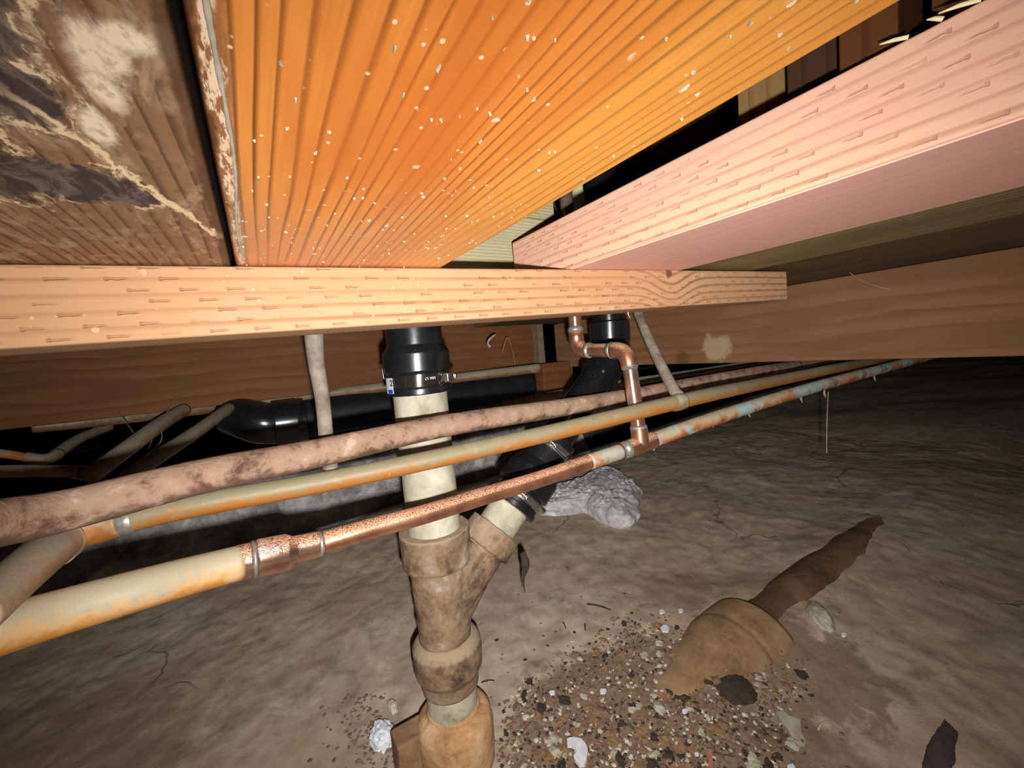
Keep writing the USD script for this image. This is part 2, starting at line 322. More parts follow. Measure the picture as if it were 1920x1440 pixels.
M['sill'] = wood('dark_sill', srgb(96, 76, 54), srgb(62, 46, 30), 120., 1., .2, .003, rough=.8, tint=srgb(112, 90, 62))
M['girder'] = wood('brown_girder', srgb(126, 90, 60), srgb(106, 74, 48), 45., .05, 1., .014, line=(.3, .95), rough=.72, lb=.02, tint=srgb(112, 78, 52), blotch=srgb(86, 58, 38), along=1.2, patches=((.82, 0, .030, .035, srgb(160, 144, 116), .75), (.90, 0, .012, .022, srgb(80, 58, 38), .7)))
M['rim'] = wood('rear_beam', srgb(108, 70, 40), srgb(88, 55, 29), 40., .05, 1., .014, line=(.3, .95), rough=.72, lb=.02, tint=srgb(96, 61, 34), blotch=srgb(72, 45, 25), along=1.2, patches=((1.02, 0, .06, .02, srgb(64, 38, 22), .8), (1.05, 0, .025, .018, srgb(64, 38, 22), .7)))
M['block'] = wood('grey_block', srgb(176, 166, 128), srgb(120, 112, 84), 300., .2, 1., .0015, rough=.8, tint=srgb(150, 146, 116))
M['plank'] = wood('dark_plank', srgb(84, 50, 20), srgb(62, 34, 12), 90., 1., .3, .004, rough=.75, tint=srgb(72, 42, 16))
M['plank_dim'] = wood('dim_plank', srgb(62, 40, 22), srgb(44, 27, 14), 90., 1., .3, .004, rough=.75, tint=srgb(54, 36, 22))
M['plank_pale'] = wood('pale_plank', srgb(124, 96, 56), srgb(96, 70, 38), 90., 1., .3, .004, rough=.75, tint=srgb(112, 90, 58))
M['splinter'] = plain('fresh_splinter', srgb(240, 222, 176), .7)
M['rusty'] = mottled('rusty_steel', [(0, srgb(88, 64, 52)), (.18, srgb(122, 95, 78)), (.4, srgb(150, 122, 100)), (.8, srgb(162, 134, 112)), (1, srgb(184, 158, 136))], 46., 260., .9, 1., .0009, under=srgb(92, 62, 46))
M['mid'] = old_copper('dusty_copper', srgb(134, 126, 98), srgb(150, 114, 72), srgb(160, 100, 38))
M['fat'] = old_copper('dusty_wide_copper', srgb(176, 164, 136), srgb(206, 166, 116), srgb(194, 128, 48), spot=.2)
M['dusty'] = old_copper('grey_dusty_copper', srgb(164, 152, 132), srgb(168, 140, 112), srgb(150, 116, 84))
M['green'] = old_copper('verdigris_copper', srgb(170, 152, 124), srgb(172, 116, 76), srgb(140, 84, 42), green=.6)
M['flux'] = old_copper('flux_stained_copper', srgb(176, 150, 116), srgb(170, 112, 60), srgb(160, 104, 36), green=.4, spot=.5)
M['grimy'] = old_copper('grimy_copper', srgb(126, 118, 100), srgb(116, 98, 76), srgb(104, 74, 46))
M['riser'] = mottled('tarnished_riser', [(0, srgb(96, 74, 60)), (.3, srgb(124, 110, 96)), (.6, srgb(140, 130, 116)), (1, srgb(164, 154, 134))], 34., 160., .65, .5, .0008)
M['batten'] = plain('grey_batten', srgb(112, 98, 78), .85, sc=40.)
M['brown_chip'] = plain('brown_chip', srgb(128, 104, 80), .9, sc=90.)
M['far_copper'] = old_copper('grey_green_copper', srgb(148, 143, 119), srgb(132, 110, 82), srgb(114, 82, 50))
M['copper'] = bare_copper('bare_copper', (.86, .42, .24), .7, .30)
M['shiny'] = bare_copper('new_copper', (.90, .50, .34), .35, .20, heat=.6)
M['solder'] = plain('solder', srgb(176, 170, 158), .4, .6, .35, 300.)
M['galv'] = mottled('galvanised', [(0, srgb(132, 124, 100)), (.35, srgb(168, 162, 138)), (.7, srgb(184, 178, 154)), (1, srgb(200, 196, 174))], 18., 120., .7, .25, .001)
M['iron'] = mottled('dirty_iron', [(0, srgb(56, 46, 38)), (.22, srgb(92, 75, 58)), (.42, srgb(122, 99, 74)), (.6, srgb(138, 114, 86)), (.8, srgb(144, 127, 104)), (1, srgb(166, 154, 136))], 20., 170., .85, .8, .0014, dust=srgb(158, 138, 112))
M['hub'] = mottled('dirt_covered_iron', [(0, srgb(146, 106, 70)), (.4, srgb(176, 136, 94)), (.7, srgb(192, 154, 112)), (1, srgb(206, 176, 138))], 22., 160., .95, .8, .002)
M['abs'] = plain('black_plastic', (.009, .0095, .011), .22, 0, .3, 80., .15, .0006, dust=.15)
M['abs_far'] = plain('dull_black_plastic', (.010, .0105, .012), .6, 0, .4, 30., .15, .0006, spec=.2)
M['rubber'] = plain('black_rubber', (.010, .011, .013), .28, 0, .3, 90., .2, .0006, dust=.1)
M['steel'] = plain('bright_steel', (.78, .76, .70), .22, .95, .25, 160., .2, .0004)
M['white_ink'] = plain('white_ink', srgb(225, 225, 220), .6)
M['sticker'] = plain('pale_sticker', srgb(206, 214, 226), .5, var=.1)
M['blue'] = plain('blue_ink', srgb(30, 84, 190), .5, var=.1)
M['ink'] = plain('black_ink', (.015, .015, .018), .5)
M['clay'] = mottled('clay_pipe', [(0, srgb(112, 84, 58)), (.5, srgb(142, 112, 80)), (1, srgb(162, 134, 100))], 14., 120., .95, .5, .0015)
M['clay_dark'] = mottled('damp_clay_pipe', [(0, srgb(66, 50, 42)), (.5, srgb(100, 74, 54)), (1, srgb(128, 98, 72))], 9., 90., .95, .5, .0012)
M['wall'] = mottled('grey_concrete', [(0, srgb(106, 103, 100)), (.45, srgb(154, 151, 148)), (.7, srgb(182, 179, 175)), (1, srgb(214, 211, 205))], 12., 90., .9, 1., .006)
M['lump'] = mottled('pale_concrete', [(0, srgb(156, 150, 148)), (.5, srgb(192, 188, 188)), (1, srgb(220, 217, 218))], 30., 150., .9, .6, .002)
M['stone'] = plain('pale_stone', srgb(176, 172, 146), .9, sc=40.)
M['white'] = plain('white_plaster', srgb(226, 228, 232), .8, var=.18, sc=120.)
M['chip'] = plain('cream_chip', srgb(206, 196, 172), .8, sc=90.)
M['dark_clod'] = plain('dark_clod', srgb(62, 51, 42), .95, sc=60., bump=.8, dist=.003)
M['bark'] = plain('grey_bark', srgb(78, 66, 62), .95, sc=50., bump=.8, dist=.002)
M['twig'] = plain('dark_twig', srgb(64, 50, 38), .9)
M['straw'] = plain('straw', srgb(190, 170, 130), .8)
M['pvc'] = plain('pale_green_plastic', srgb(206, 214, 172), .25, var=.12, sc=40.)
M['web'] = plain('dusty_cobweb', srgb(140, 124, 104), .95)
M['red'] = plain('red_scrap', srgb(186, 110, 96), .8)
def ground_material():
    N = Nodes(); P = N.pos(); a = N.noise(P, 3.2, 6, .62); b = N.noise(P, 24., 6, .65, .3); c = N.noise(P, 190., 4, .7)
    col = N.ramp(N.rng(b, .3, .72, kind='linear'), [(0, srgb(140, 124, 105)), (.4, srgb(172, 156, 135)), (.75, srgb(190, 174, 152)), (1, srgb(204, 190, 170))])
    col = N.mix(N.rng(a, .40, .62, 0., .55), col, srgb(164, 138, 118)); col = N.mix(N.rng(c, .55, .75, 0., .3), col, srgb(126, 110, 92))
    warped = N.add('vector_math', 'vector', math_type='add', vector1=P, vector2=N.add('vector_math', 'vector', math_type='scale', vector1=N.add('noise_texture', 'color', vector=P, scale=9., detail=4.), scale=.16))
    e = N.vor(N.scale(warped, (1, 1, 0)), 3.4, 'distance_to_edge'); m_ = N.rng(N.noise(N.scale(P, (1, 1, 1), (3, 3, 3)), 3.5, 2), .56, .62)
    crack = N.math('multiply', N.rng(e, .003, .012, 1., 0.), m_)
    col = N.mix(N.math('multiply', crack, .5), col, srgb(70, 58, 46))
    for (dx, dy, dr, df) in ((.36, .27, .22, .8), (.30, .36, .13, .6), (.62, .24, .10, .7), (.62, .47, .08, .35), (-.42, .62, .36, .55), (-.2, .35, .22, .5)):     # darker litter soil round the gravel
        d = N.add('vector_math', 'value', math_type='distance', vector1=N.scale(P, (1, 1, 0)), vector2=(dx, dy, 0.))
        d = N.math('add', d, N.math('multiply', N.math('subtract', b, .5), .16))
        col = N.mix(N.math('multiply', N.rng(d, dr * .7, dr, 1., 0.), N.rng(c, .3, .55, df * .75, df)), col, srgb(120, 100, 78))
    h = N.math('subtract', N.math('add', N.math('multiply', b, .8), N.math('multiply', c, .25)), N.math('multiply', crack, .7))
    return N.done('dirt', col, .95, N.bump(h, .6, .0026), specular_ior_level=.15)
M['dirt'] = ground_material()
def flash_material():
    N = Nodes(); f = N.add('light_falloff', 'linear', strength=FLASH_LIN, smooth=FLASH_SOFT)
    e = N.add('emission', 'emission', color=FLASH_COLOR, strength=f)
    return usdkit.material(stage, '/World/Looks/flash', N.n, N.l, surface=e[1:])

# ---------------------------------------------------------------- the flash of the phone that took the picture
t = thing('phone_flash', 'small glowing white flash lamp of the phone beside the lens, in its black bezel', 'lamp', at=FLASH_AT)
part(t, 'led', lathe(FLASH_AT - R[:, 2] * .0004, R[:, 2], [(0, .0034), (.0006, .0036), (.0009, .0030), (.0011, .0015)], 32), flash_material(), smooth=True)
bz = lathe(FLASH_AT - R[:, 2] * .0005, R[:, 2], [(0, .0061), (.0041, .0061), (.0041, .0075), (0, .0075)], 40); bz = trimesh.Trimesh(bz.vertices, bz.faces[:6 * 40], process=False)
part(t, 'bezel', bz, M['abs'], smooth=40)

# ---------------------------------------------------------------- setting: dirt, rear wall, planks
def ground_z(x, y):
    p = np.stack([x, y, np.zeros_like(x)], -1)
    z = (fbm(p * 2.0 + 5, 3, 3) - .5) * .05 + (fbm(p * 9 + 2, 4, 8) - .5) * .010 + (fbm(p * 40, 3, 5) - .5) * .004
    z = z - .012
    hump = np.exp(-((y - .335) / .10) ** 2) * .018 / (1 + np.exp(-(x - .36) * 30))      # earth heaped along the clay pipe
    z = z + hump - .022 * np.exp(-(((x - .50) / .03) ** 2 + ((y - .245) / .022) ** 2))
    near = np.exp(-((x - .15) ** 2 + (y - .43) ** 2) / .03)
    return z * (1 - .6 * near)
def grade(a, b, c, d, n1, n2, n3): return np.r_[np.linspace(a, b, n1, endpoint=False), np.linspace(b, c, n2, endpoint=False), np.linspace(c, d, n3)]
gx, gy = grade(-2.4, -.5, 2.2, 9., 60, 420, 60), grade(-3., .05, 1.46, 5., 50, 230, 40)
GX, GY = np.meshgrid(gx, gy, indexing='ij'); GZ = ground_z(GX, GY)
n0, n1 = GX.shape; ii, jj = np.meshgrid(np.arange(n0 - 1), np.arange(n1 - 1), indexing='ij')
q = np.stack([ii * n1 + jj, (ii + 1) * n1 + jj, (ii + 1) * n1 + jj + 1, ii * n1 + jj + 1], -1).reshape(-1, 4)
fl = thing('floor', kind='structure')
part(fl, 'dirt', trimesh.Trimesh(np.stack([GX, GY, GZ], -1).reshape(-1, 3), np.vstack([q[:, [0, 1, 2]], q[:, [0, 2, 3]]]), process=False), M['dirt'], smooth=True)
def gz(p): return float(ground_z(np.array([p[0]]), np.array([p[1]]))[0])
def onG(px, py):
    p = G(px, py)
    for _ in range(4): p = G(px, py, gz(p))
    return p

wl = thing('wall_back', kind='structure', at=(0, 1.42, 0))
def concrete_wall():
    X_, Z_ = np.meshgrid(np.linspace(-2.4, 1.25, 260), np.linspace(-.08, .235, 50), indexing='ij')
    P = np.stack([X_, np.zeros_like(X_), Z_], -1); yy = 1.42 - (fbm(P * 6, 4, 2) - .5) * .06 - (fbm(P * 35, 4, 4) - .5) * .03
    yy = yy - np.clip(.10 - Z_, 0, 1) * .5
    n0, n1 = X_.shape; i, j = np.meshgrid(np.arange(n0 - 1), np.arange(n1 - 1), indexing='ij')
    q = np.stack([i * n1 + j, (i + 1) * n1 + j, (i + 1) * n1 + j + 1, i * n1 + j + 1], -1).reshape(-1, 4)
    return trimesh.Trimesh(np.stack([X_, yy, Z_], -1).reshape(-1, 3), np.vstack([q[:, [0, 1, 2]], q[:, [0, 2, 3]]]), process=False)
part(wl, 'footing', concrete_wall(), M['wall'], smooth=True)

TILT = math.radians(1.39)                     # the framing has settled a little to the left
EXT = np.array([math.cos(TILT), 0, math.sin(TILT)]); EZT = np.array([-math.sin(TILT), 0, math.cos(TILT)])
def framing_z(x): return H + .055 + .0243 * (x + .083)
def board(name, label, cat, x0, x1, y0, y1, th, mat, z0=None, r=.002, tilt=True, wob=.0, **kw):
    """a board running away from the camera (along y); its own x runs along it"""
    z0 = framing_z(x0) if z0 is None else z0
    ez = EZT if tilt else np.array([0, 0, 1.])
    m = frame((x1, y0, z0 + (x1 - x0) * (math.tan(TILT) if tilt else 0)), (0, 1, 0), ez)      # own y points to -x
    w = (x1 - x0) / (math.cos(TILT) if tilt else 1)
    t = thing(name, label, cat, m=m, **kw)
    return t, m, rbox((0, 0, 0), (y1 - y0, w, th), r, m, wob, 3), w

wr = thing('wall_right', kind='structure', at=(.84, 0, H))
edges = [-.2, -.08, .02, .11, .185, .255, .37, .47, .56, .66, .76, .86, .97]
for k, (a, b) in enumerate(zip(edges[:-1], edges[1:])):
    dx = rng.uniform(0, .012); mm = frame((.845 + dx, b - .001, H + .08), (0, 0, 1), (-1, 0, 0))
    part(wr, 'plank', rbox((0, 0, -.018), (.6, b - a - .002, 0), .0015, mm), M['plank_pale'] if k in (6, 7, 9, 10) else M['plank'])
ce = thing('ceiling', kind='structure', at=(0, 0, H + .62))
for k in range(9):
    mm = frame((-1.3, -.4 + .19 * k, H + .62), (1, 0, 0), (0, 0, 1)); part(ce, 'plank', rbox((0, 0, 0), (2.3, .186, .02), .0015, mm), M['plank'])

# ---------------------------------------------------------------- timber
# orange joist: left edge X/z = -.054, right edge X/z = 1.874
xa, xb = -.0031, .1119
t, m, bx, w = board('floor_joist', 'broad orange fir joist with dark grain lines and white paint flecks, overhead', 'joist', xa, xb, -.35, .74, .14, M['joist'])
part(t, 'timber', bx, M['joist'])
def flakes(m, n, xr, yr, size, seed, z=0.):
    g = np.random.default_rng(seed); out = []
    for _ in range(n):
        k = g.integers(5, 8); a = np.sort(g.uniform(0, 2 * np.pi, k)); r = size * g.uniform(.3, 1., k) * g.uniform(.4, 1.3)
        P = np.stack([np.cos(a) * r * g.uniform(1, 2.2), np.sin(a) * r], 1); c = np.array([g.uniform(*xr), g.uniform(*yr)])
        v = np.vstack([np.c_[P + c, np.full(k, z - .0001)], np.c_[P * .8 + c, np.full(k, z - .0006)], [[*c, z - .0008]]])
        i = np.arange(k); j = (i + 1) % k
        f = np.vstack([np.stack([i, j, k + j], 1), np.stack([i, k + j, k + i], 1), np.stack([k + i, k + j, np.full(k, 2 * k)], 1)])[:, ::-1]
        out.append(trimesh.Trimesh(v @ m[:3, :3].T + m[:3, 3], f, process=False))
    return join(out)
part(t, 'paint_fleck', flakes(m, 150, (.38, .62), (.004, w - .004), .0007, 5), M['chip'], smooth=False, kind='stuff')
def ridge(m, pts, r, seed):      # crust of old paint along the joint
    P = np.array([[x, y, 0.] for x, y in pts]) @ m[:3, :3].T + m[:3, 3]
    return sweep(P, r, 8, True, .0015, r * .9, seed, 400.)
part(t, 'paint_crust', ridge(m, [(.30, w - .0035), (.36, w - .004), (.42, w - .003), (.48, w - .0045), (.54, w - .003), (.59, w - .004)]  , .0005, 3), M['chip'], label='crust of whitish old paint along the joint')
t, m, bx, w = board('floor_joist', 'dark rotted joist with black mould and white bloom, left of the orange joist', 'joist', -.101, -.0050, -.35, .74, .14, M['rot'])
part(t, 'timber', bx, M['rot'])

# flat strip nailed under the joists, running across the picture
TOPL = np.array([-.4, .2573, H + .055 + .0243 * (-.317)]); TOPR = np.array([.571, .2415, H + .055 + .0243 * .654])
ex = TOPR - TOPL; L = np.linalg.norm(ex)
m = frame(TOPL, ex, (0, 0, 1)); m[:3, 3] = TOPL - m[:3, 2] * .0358
t = thing('nailed_strip', 'new incised fir strip nailed crosswise beneath the joists, with a knot', 'lumber', m=m)
part(t, 'timber', rbox((0, 0, 0), (L, .040, .0352), .0022, m), M['strip'])
for px_, ln in ((792, .004), (1238, .006)):
    P = C(px_, 612 if px_ < 1000 else 590, .40 if px_ < 1000 else .52)
part(t, 'splinter', sweep([m[:3, 3] + m[:3, :3] @ np.array(p) for p in ((.715, .030, .001), (.7155, .030, -.003), (.7165, .029, -.006))], [.0005, .0004, .0001], 6), M['splinter'])
# pink-stained plank lying on the strip
xa, xb = .2217, .3634
t, m, bx, w = board('pink_plank', 'pink stained incised plank with a reddish underside and torn upper edge', 'plank', xa, xb, -.35, .330, .0423, M['pink'])
part(t, 'timber', bx, M['pink'])
part(t, 'underside', rbox((.0005, .0015, -.0006), (.6795, w - .0015, .0002), .0002, m), M['redface'], label='reddish stained underside')
edge = m[:3, 3] + m[:3, :3] @ np.array([0, w, .0423])
for a, ln in ((.400, .008), (.391, .004), (.382, .010)):
    e0 = edge + m[:3, 0] * a
    part(t, 'splinter', sweep([e0, e0 + m[:3, 0] * ln * .5 + np.array([-.001, 0, .0012]), e0 + m[:3, 0] * ln + np.array([-.001, 0, .0022])], [.0008, .0007, .0002], 7), M['splinter'], label='pale torn splinter')
for a, yy in ((.275, .030), (.355, .004)):
    e0 = m[:3, 3] + m[:3, :3] @ np.array([a, w - yy, 0])
    part(t, 'splinter', sweep([e0, e0 + np.array([.001, .001, -.003]), e0 + np.array([.003, .001, -.006])], [.0006, .0005, .0001], 6), M['splinter'])
for fx, y0_, y1_, top, mt, lab in ((.236, .0565, .0765, .25, 'plank', 'dark brown spacer block standing on the pink plank, behind its torn edge'), (.262, .0785, .108, .25, 'plank_dim', 'nearly black spacer block on the pink plank, beside the tan one'),
        (.296, .1115, .152, .25, 'plank_pale', 'dim tan spacer block on the pink plank, farthest from the torn edge'), (.250, .034, .050, .25, 'plank', 'dark orange spacer block on the pink plank, nearest the lens')):
    zb = float((edge + EXT * (fx - xa))[2]) + .0006
    t2 = thing('spacer_block', lab, 'block', m=frame((fx, y0_, zb), (0, 0, 1), (-1, 0, 0)))
    part(t2, 'timber', rbox((fx, y0_, zb), (fx + .035, y1_, H + top), .001), M[mt])
# next boards to the right
t, m, bx, w = board('weathered_plank', 'olive grey weathered plank beside the pink plank', 'plank', .368, .502, -.35, .405, .026, M['olive'], z0=H + .0700, tilt=False)
part(t, 'timber', bx, M['olive'])
t, m, bx, w = board('sill_plank', 'dark brown plank lying along the top of the right girder', 'plank', .505, .90, -.35, .97, .03, M['sill'], z0=H + .0737, tilt=False)
part(t, 'timber', bx, M['sill'])
t = thing('girder', 'brown stained girder on the right with cobwebs and pale plaster smear', 'beam', m=frame((.798, -.35, H - .0608), (0, 1, 0)))
m = np.linalg.inv(FRAME[t]); part(t, 'timber', rbox((0, -.09, 0), (1.345, 0, .134), .003, m), M['girder'])
# rear beam
A, B = np.array([-1.5, 1.10, H - .0555]), np.array([.76, 1.05, H - .0635])
m = frame(A, B - A); t = thing('rear_beam', 'old brown beam across the back, behind the drain stack', 'beam', m=m)
part(t, 'timber', rbox((0, 0, 0), (np.linalg.norm(B - A), .09, .16), .003, m), M['rim'])
t = thing('corner_post', 'grey dirty upright batten in the corner of the two beams', 'post', at=(.758, 1.03, H - .06))
part(t, 'timber', rbox((.748, 1.012, H - .058), (.770, 1.046, H + .12), .003, wob=.0015), M['batten'])
t = thing('hanger_block', 'short brown wood block hanging under the corner of the beams', 'block', at=S(1048, 728, .93))
q0, q1 = S(1021, 734, .93), S(1074, 683, .93)
part(t, 'timber', rbox((q0[0], .93, q0[2]), (q1[0], .97, q1[2] + .012), .003), M['rim'])
# blocking seen through the gap above the strip
t = thing('blocking', 'olive grey end block behind the end of the pink plank', 'block', m=frame((.07, .36, H + .060), (1, 0, 0)))
part(t, 'timber', rbox((.07, .362, H + .0655), (.316, .40, H + .1435), .002), M['block'])
t = thing('blocking', 'upper grey block resting on the olive end block', 'block', m=frame((.15, .36, H + .145), (1, 0, 0)))
part(t, 'timber', rbox((.15, .366, H + .1455), (.308, .40, H + .235), .002), M['block'])

# ---------------------------------------------------------------- drain stack (upright cast iron and galvanised pipe)
AX = S(788, 740); X0 = .1505
def zs(py): return S(785 + (py - 740) * .1, py)[2]            # height on the stack's axis of a picture row
base = np.array([X0, .434, 0.0])
t = thing('drain_stack', 'upright galvanised and cast iron drain stack with a wye branch', 'pipe', at=base)
def up(*rows): return [(zs(py) if py > 5 else py, r) for py, r in rows]
O = np.array([X0, .434, 0.])
part(t, 'upper_pipe', lathe(O, (0, 0, 1), dense(up((1010, .0298), (690, .0298)), .01)), M['galv'], smooth=40)
pA, pB = S(950, 960), S(1085, 760); bd = (pB - pA) / np.linalg.norm(pB - pA)
def tb(px, py): return float((S(px, py) - pA) @ bd)
zfork = pA[2] - (pA[0] - X0) / bd[0] * bd[2]; fork = np.array([X0, .434, zfork])
def cyl(a, b, ra, rb=None):
    d = np.asarray(b) - np.asarray(a); n = np.linalg.norm(d); M_ = m3.Manifold.cylinder(n, ra, rb if rb else ra, 48)
    fr = frame(a, np.cross(d, [0.3, .5, .1]), d); return M_.transform(fr[:3, :4])
wye = cyl([X0, .434, zs(1195)], [X0, .434, zs(1040)], .0300, .0335) + cyl([X0, .434, zs(1052)], [X0, .434, zs(990)], .0395, .0400)
wye = wye + cyl(fork - bd * .01, pA + bd * tb(921, 1030), .0290) + cyl(pA + bd * tb(916, 1034), pA + bd * tb(942, 1000), .0345)
wye = wye + cyl([X0 + .004, .434, zs(1180)], pA + bd * tb(905, 1040), .020, .026)
def ringpts(c, ax_, r): return np.asarray(lathe(c, ax_, [(0, r), (.0005, r)], 32).vertices)
web_ = m3.Manifold.hull_points(np.vstack([ringpts([X0, .434, zs(1120)], (0, 0, 1), .029), ringpts([X0, .434, zs(1012)], (0, 0, 1), .027), ringpts(pA + bd * tb(915, 1036), bd, .026)]))
wye = (wye + web_).refine_to_length(.003)
mm_ = wye.to_mesh(); wm = trimesh.Trimesh(mm_.vert_properties[:, :3], mm_.tri_verts); trimesh.smoothing.filter_taubin(wm, iterations=14)
v = np.array(wm.vertices); v += wm.vertex_normals * ((fbm(v * 100, 4, 3) - .5) * .0026)[:, None]; wm = trimesh.Trimesh(v, wm.faces, process=False)
part(t, 'wye_fitting', wm, M['iron'], smooth=True)
part(t, 'lower_hub', lathe(O, (0, 0, 1), dense(up((1285, .0295), (1281, .0330), (1270, .0335), (1258, .0345), (1247, .0395), (1222, .0405), (1205, .0400), (1196, .036), (1190, .0300)), .002), rough=.0006, seed=4, fine=90.), M['iron'], smooth=True)
part(t, 'lower_pipe', lathe(O, (0, 0, 1), dense(up((1345, .0296), (1262, .0296)), .006)), M['galv'], smooth=40)
part(t, 'ground_hub', lathe(O, (0, 0, 1), dense([(-.03, .036), (.0, .041)] + up((1425, .0435), (1400, .0455), (1362, .0460), (1345, .0445), (1336, .0400), (1331, .0310), (1320, .0298)), .003), rough=.0012, seed=8, fine=30.), M['hub'], smooth=True)
part(t, 'branch_nipple', lathe(pA, bd, dense([(tb(925, 1025), .0252), (tb(975, 925), .0252)], .006)), M['galv'], smooth=40)
lip = S(974, 1040)
drip = [lip + np.array([.002, -.004, .004]), lip + np.array([.004, -.006, -.012]), lip + np.array([.001, -.004, -.030]), lip + np.array([.002, -.002, -.052])]
part(t, 'tar_drip', sweep(drip, [.004, .006, .0015, .0008], 10, True, .003, .0012, 2, 120.), M['dark_clod'], smooth=True, label='black tarry drip hanging from the branch')

def clamp(parent, a, axis, r, width, screw_dir, scr_len=.020, exposed=False):
    """stainless worm clamp: band, housing and screw"""
    a, axis = np.asarray(a), np.asarray(axis) / np.linalg.norm(axis)
    band = part(parent, 'clamp_band', lathe(a - axis * width / 2, axis, [(0, r - .001), (.0002, r), (.0006, r + .0004), (width - .0006, r + .0004), (width - .0002, r), (width, r - .001)], 72), M['band'] if exposed else M['steel'], smooth=40)
    n = np.asarray(screw_dir, float); n -= n.dot(axis) * axis; n /= np.linalg.norm(n); tg = np.cross(axis, n)
    c = a + n * (r + .0035); fr = frame(c, tg, n)
    part(band, 'clamp_housing', rbox((-scr_len * .30, -width * .42, -.0032), (scr_len * .42, width * .42, .0034), .0022, fr), M['steel'])
    th = []
    for k in range(15): th.append((-scr_len * .55 + k * scr_len * .045, .0022 + .0007 * (k % 2)))
    part(band, 'clamp_screw', lathe(c, tg, th, 20), M['steel'], smooth=25)
    part(band, 'screw_head', lathe(c, tg, [(scr_len * .44, .0025), (scr_len * .46, .0044), (scr_len * .62, .0044), (scr_len * .68, .0036), (scr_len * .70, .002)], 6 if not exposed else 24), M['steel'], smooth=20)
M['band'] = plain('dark_polished_band', (.20, .17, .15), .12, .9, .2, 60., .05, .0003)

# rubber coupling on the stack
c0 = np.array([X0, .434, zs(737)]); t = thing('rubber_coupling', 'black rubber coupling with one steel clamp on the upright stack', 'coupling', at=c0)
part(t, 'sleeve', lathe(O, (0, 0, 1), up((737, .0305), (736.5, .0350), (735, .0358), (726, .0358), (724, .0350), (722, .0340), (700, .0340), (698, .0352), (696, .0362), (694, .0366), (664, .0366), (660, .0362), (649, .0312), (647, .0305), (600, .0305), (596, .030)), 96), M['rubber'], smooth=40)
toR = R[:, 0] * .93 - R[:, 2] * .36
clamp(t, [X0, .434, zs(711)], (0, 0, 1), .0345, zs(700) - zs(722), toR, .020, True)
def wrap(mesh, a, axis, r, out, lift=.0004):
    """bend a flat lettering mesh (x across, y up) round a pipe; out = direction its middle faces"""
    v = np.array(mesh.vertices); axis = np.asarray(axis, float); n = np.asarray(out, float); n -= n.dot(axis) * axis; n /= np.linalg.norm(n); tg = np.cross(axis, n)
    an = v[:, 0] / r; rr = r + lift + v[:, 2]
    return trimesh.Trimesh(np.asarray(a) + rr[:, None] * (np.cos(an)[:, None] * n + np.sin(an)[:, None] * tg) + v[:, 1][:, None] * axis, mesh.faces, process=False)
def facing(frac):     # direction from the stack's axis towards the lens, turned sideways by frac of the radius
    f = EYE - c0; f[2] = 0; f /= np.linalg.norm(f); s_ = np.cross((0, 0, 1), f); return f * math.sqrt(1 - frac * frac) + s_ * frac
def panel(w_, h_, th=.0003, n=10):
    g = trimesh.creation.box((w_, h_, th)); 
    for _ in range(3): g = g.subdivide()
    return g
st = part(t, 'sticker', wrap(panel(.014, .0165), [X0, .434, zs(717)], (0, 0, 1), .0356, facing(-.86)), M['sticker'], label='torn pale paper sticker')
part(st, 'blue_print', wrap(panel(.008, .004, .0005), [X0, .434, zs(727)], (0, 0, 1), .0358, facing(-.83)), M['blue'])
tx = text_mesh('2', .0062, .0003, True); tx.apply_translation((-.002, 0, 0)); 
for _ in range(1): tx = tx.subdivide()
part(st, 'lettering', wrap(tx, [X0, .434, zs(717)], (0, 0, 1), .0357, facing(-.80)), M['ink'], smooth=False)
pl = trimesh.creation.extrude_polygon(Polygon([(-.006, 0), (.003, 0), (.001, .006), (-.003, .011)]), .0004, engine='earcut'); pl = pl.subdivide().subdivide()
part(st, 'torn_flap', wrap(pl, [X0, .434, zs(704)], (0, 0, 1), .0372, facing(-.965)), M['sticker'])
tx = text_mesh('USA 17', .0024, .0002, True); tx.apply_translation(-tx.bounds.mean(0)); tx.apply_transform(trimesh.transformations.rotation_matrix(np.pi, (0, 0, 1)))
part(t, 'lettering', wrap(tx, [X0, .434, zs(709)], (0, 0, 1), .0350, facing(.34)), M['white_ink'], smooth=False)

# rubber coupling on the branch
k0 = pA + bd * tb(957, 950); t = thing('rubber_coupling', 'black reducing rubber coupling with two steel clamps on the slanting branch', 'coupling', at=k0)
T_ = [tb(*p) for p in ((957, 951), (963, 942), (979, 918), (1001, 886), (1010, 872), (1042, 824))]
part(t, 'sleeve', lathe(pA, bd, [(T_[0], .026), (T_[0] + .0003, .0335), (T_[0] + .001, .0342), (T_[1] - .001, .0342), (T_[1], .0322), (T_[2] - .002, .0322), (T_[2], .0362), (T_[2] + .001, .0368), (T_[3] - .001, .0368), (T_[3], .0362), (T_[4], .0300), (T_[4] + .001, .0296), (T_[5] - .001, .0296), (T_[5], .0288), (T_[5] + .0002, .024)], 80), M['rubber'], smooth=40)
tc = EYE - k0
clamp(t, pA + bd * tb(971, 930), bd, .0326, .010, tc - R[:, 1] * .0 + np.cross(bd, tc) * .55, .034)
clamp(t, pA + bd * tb(1029, 843), bd, .0299, .010, tc + np.cross(bd, tc) * .42, .036)

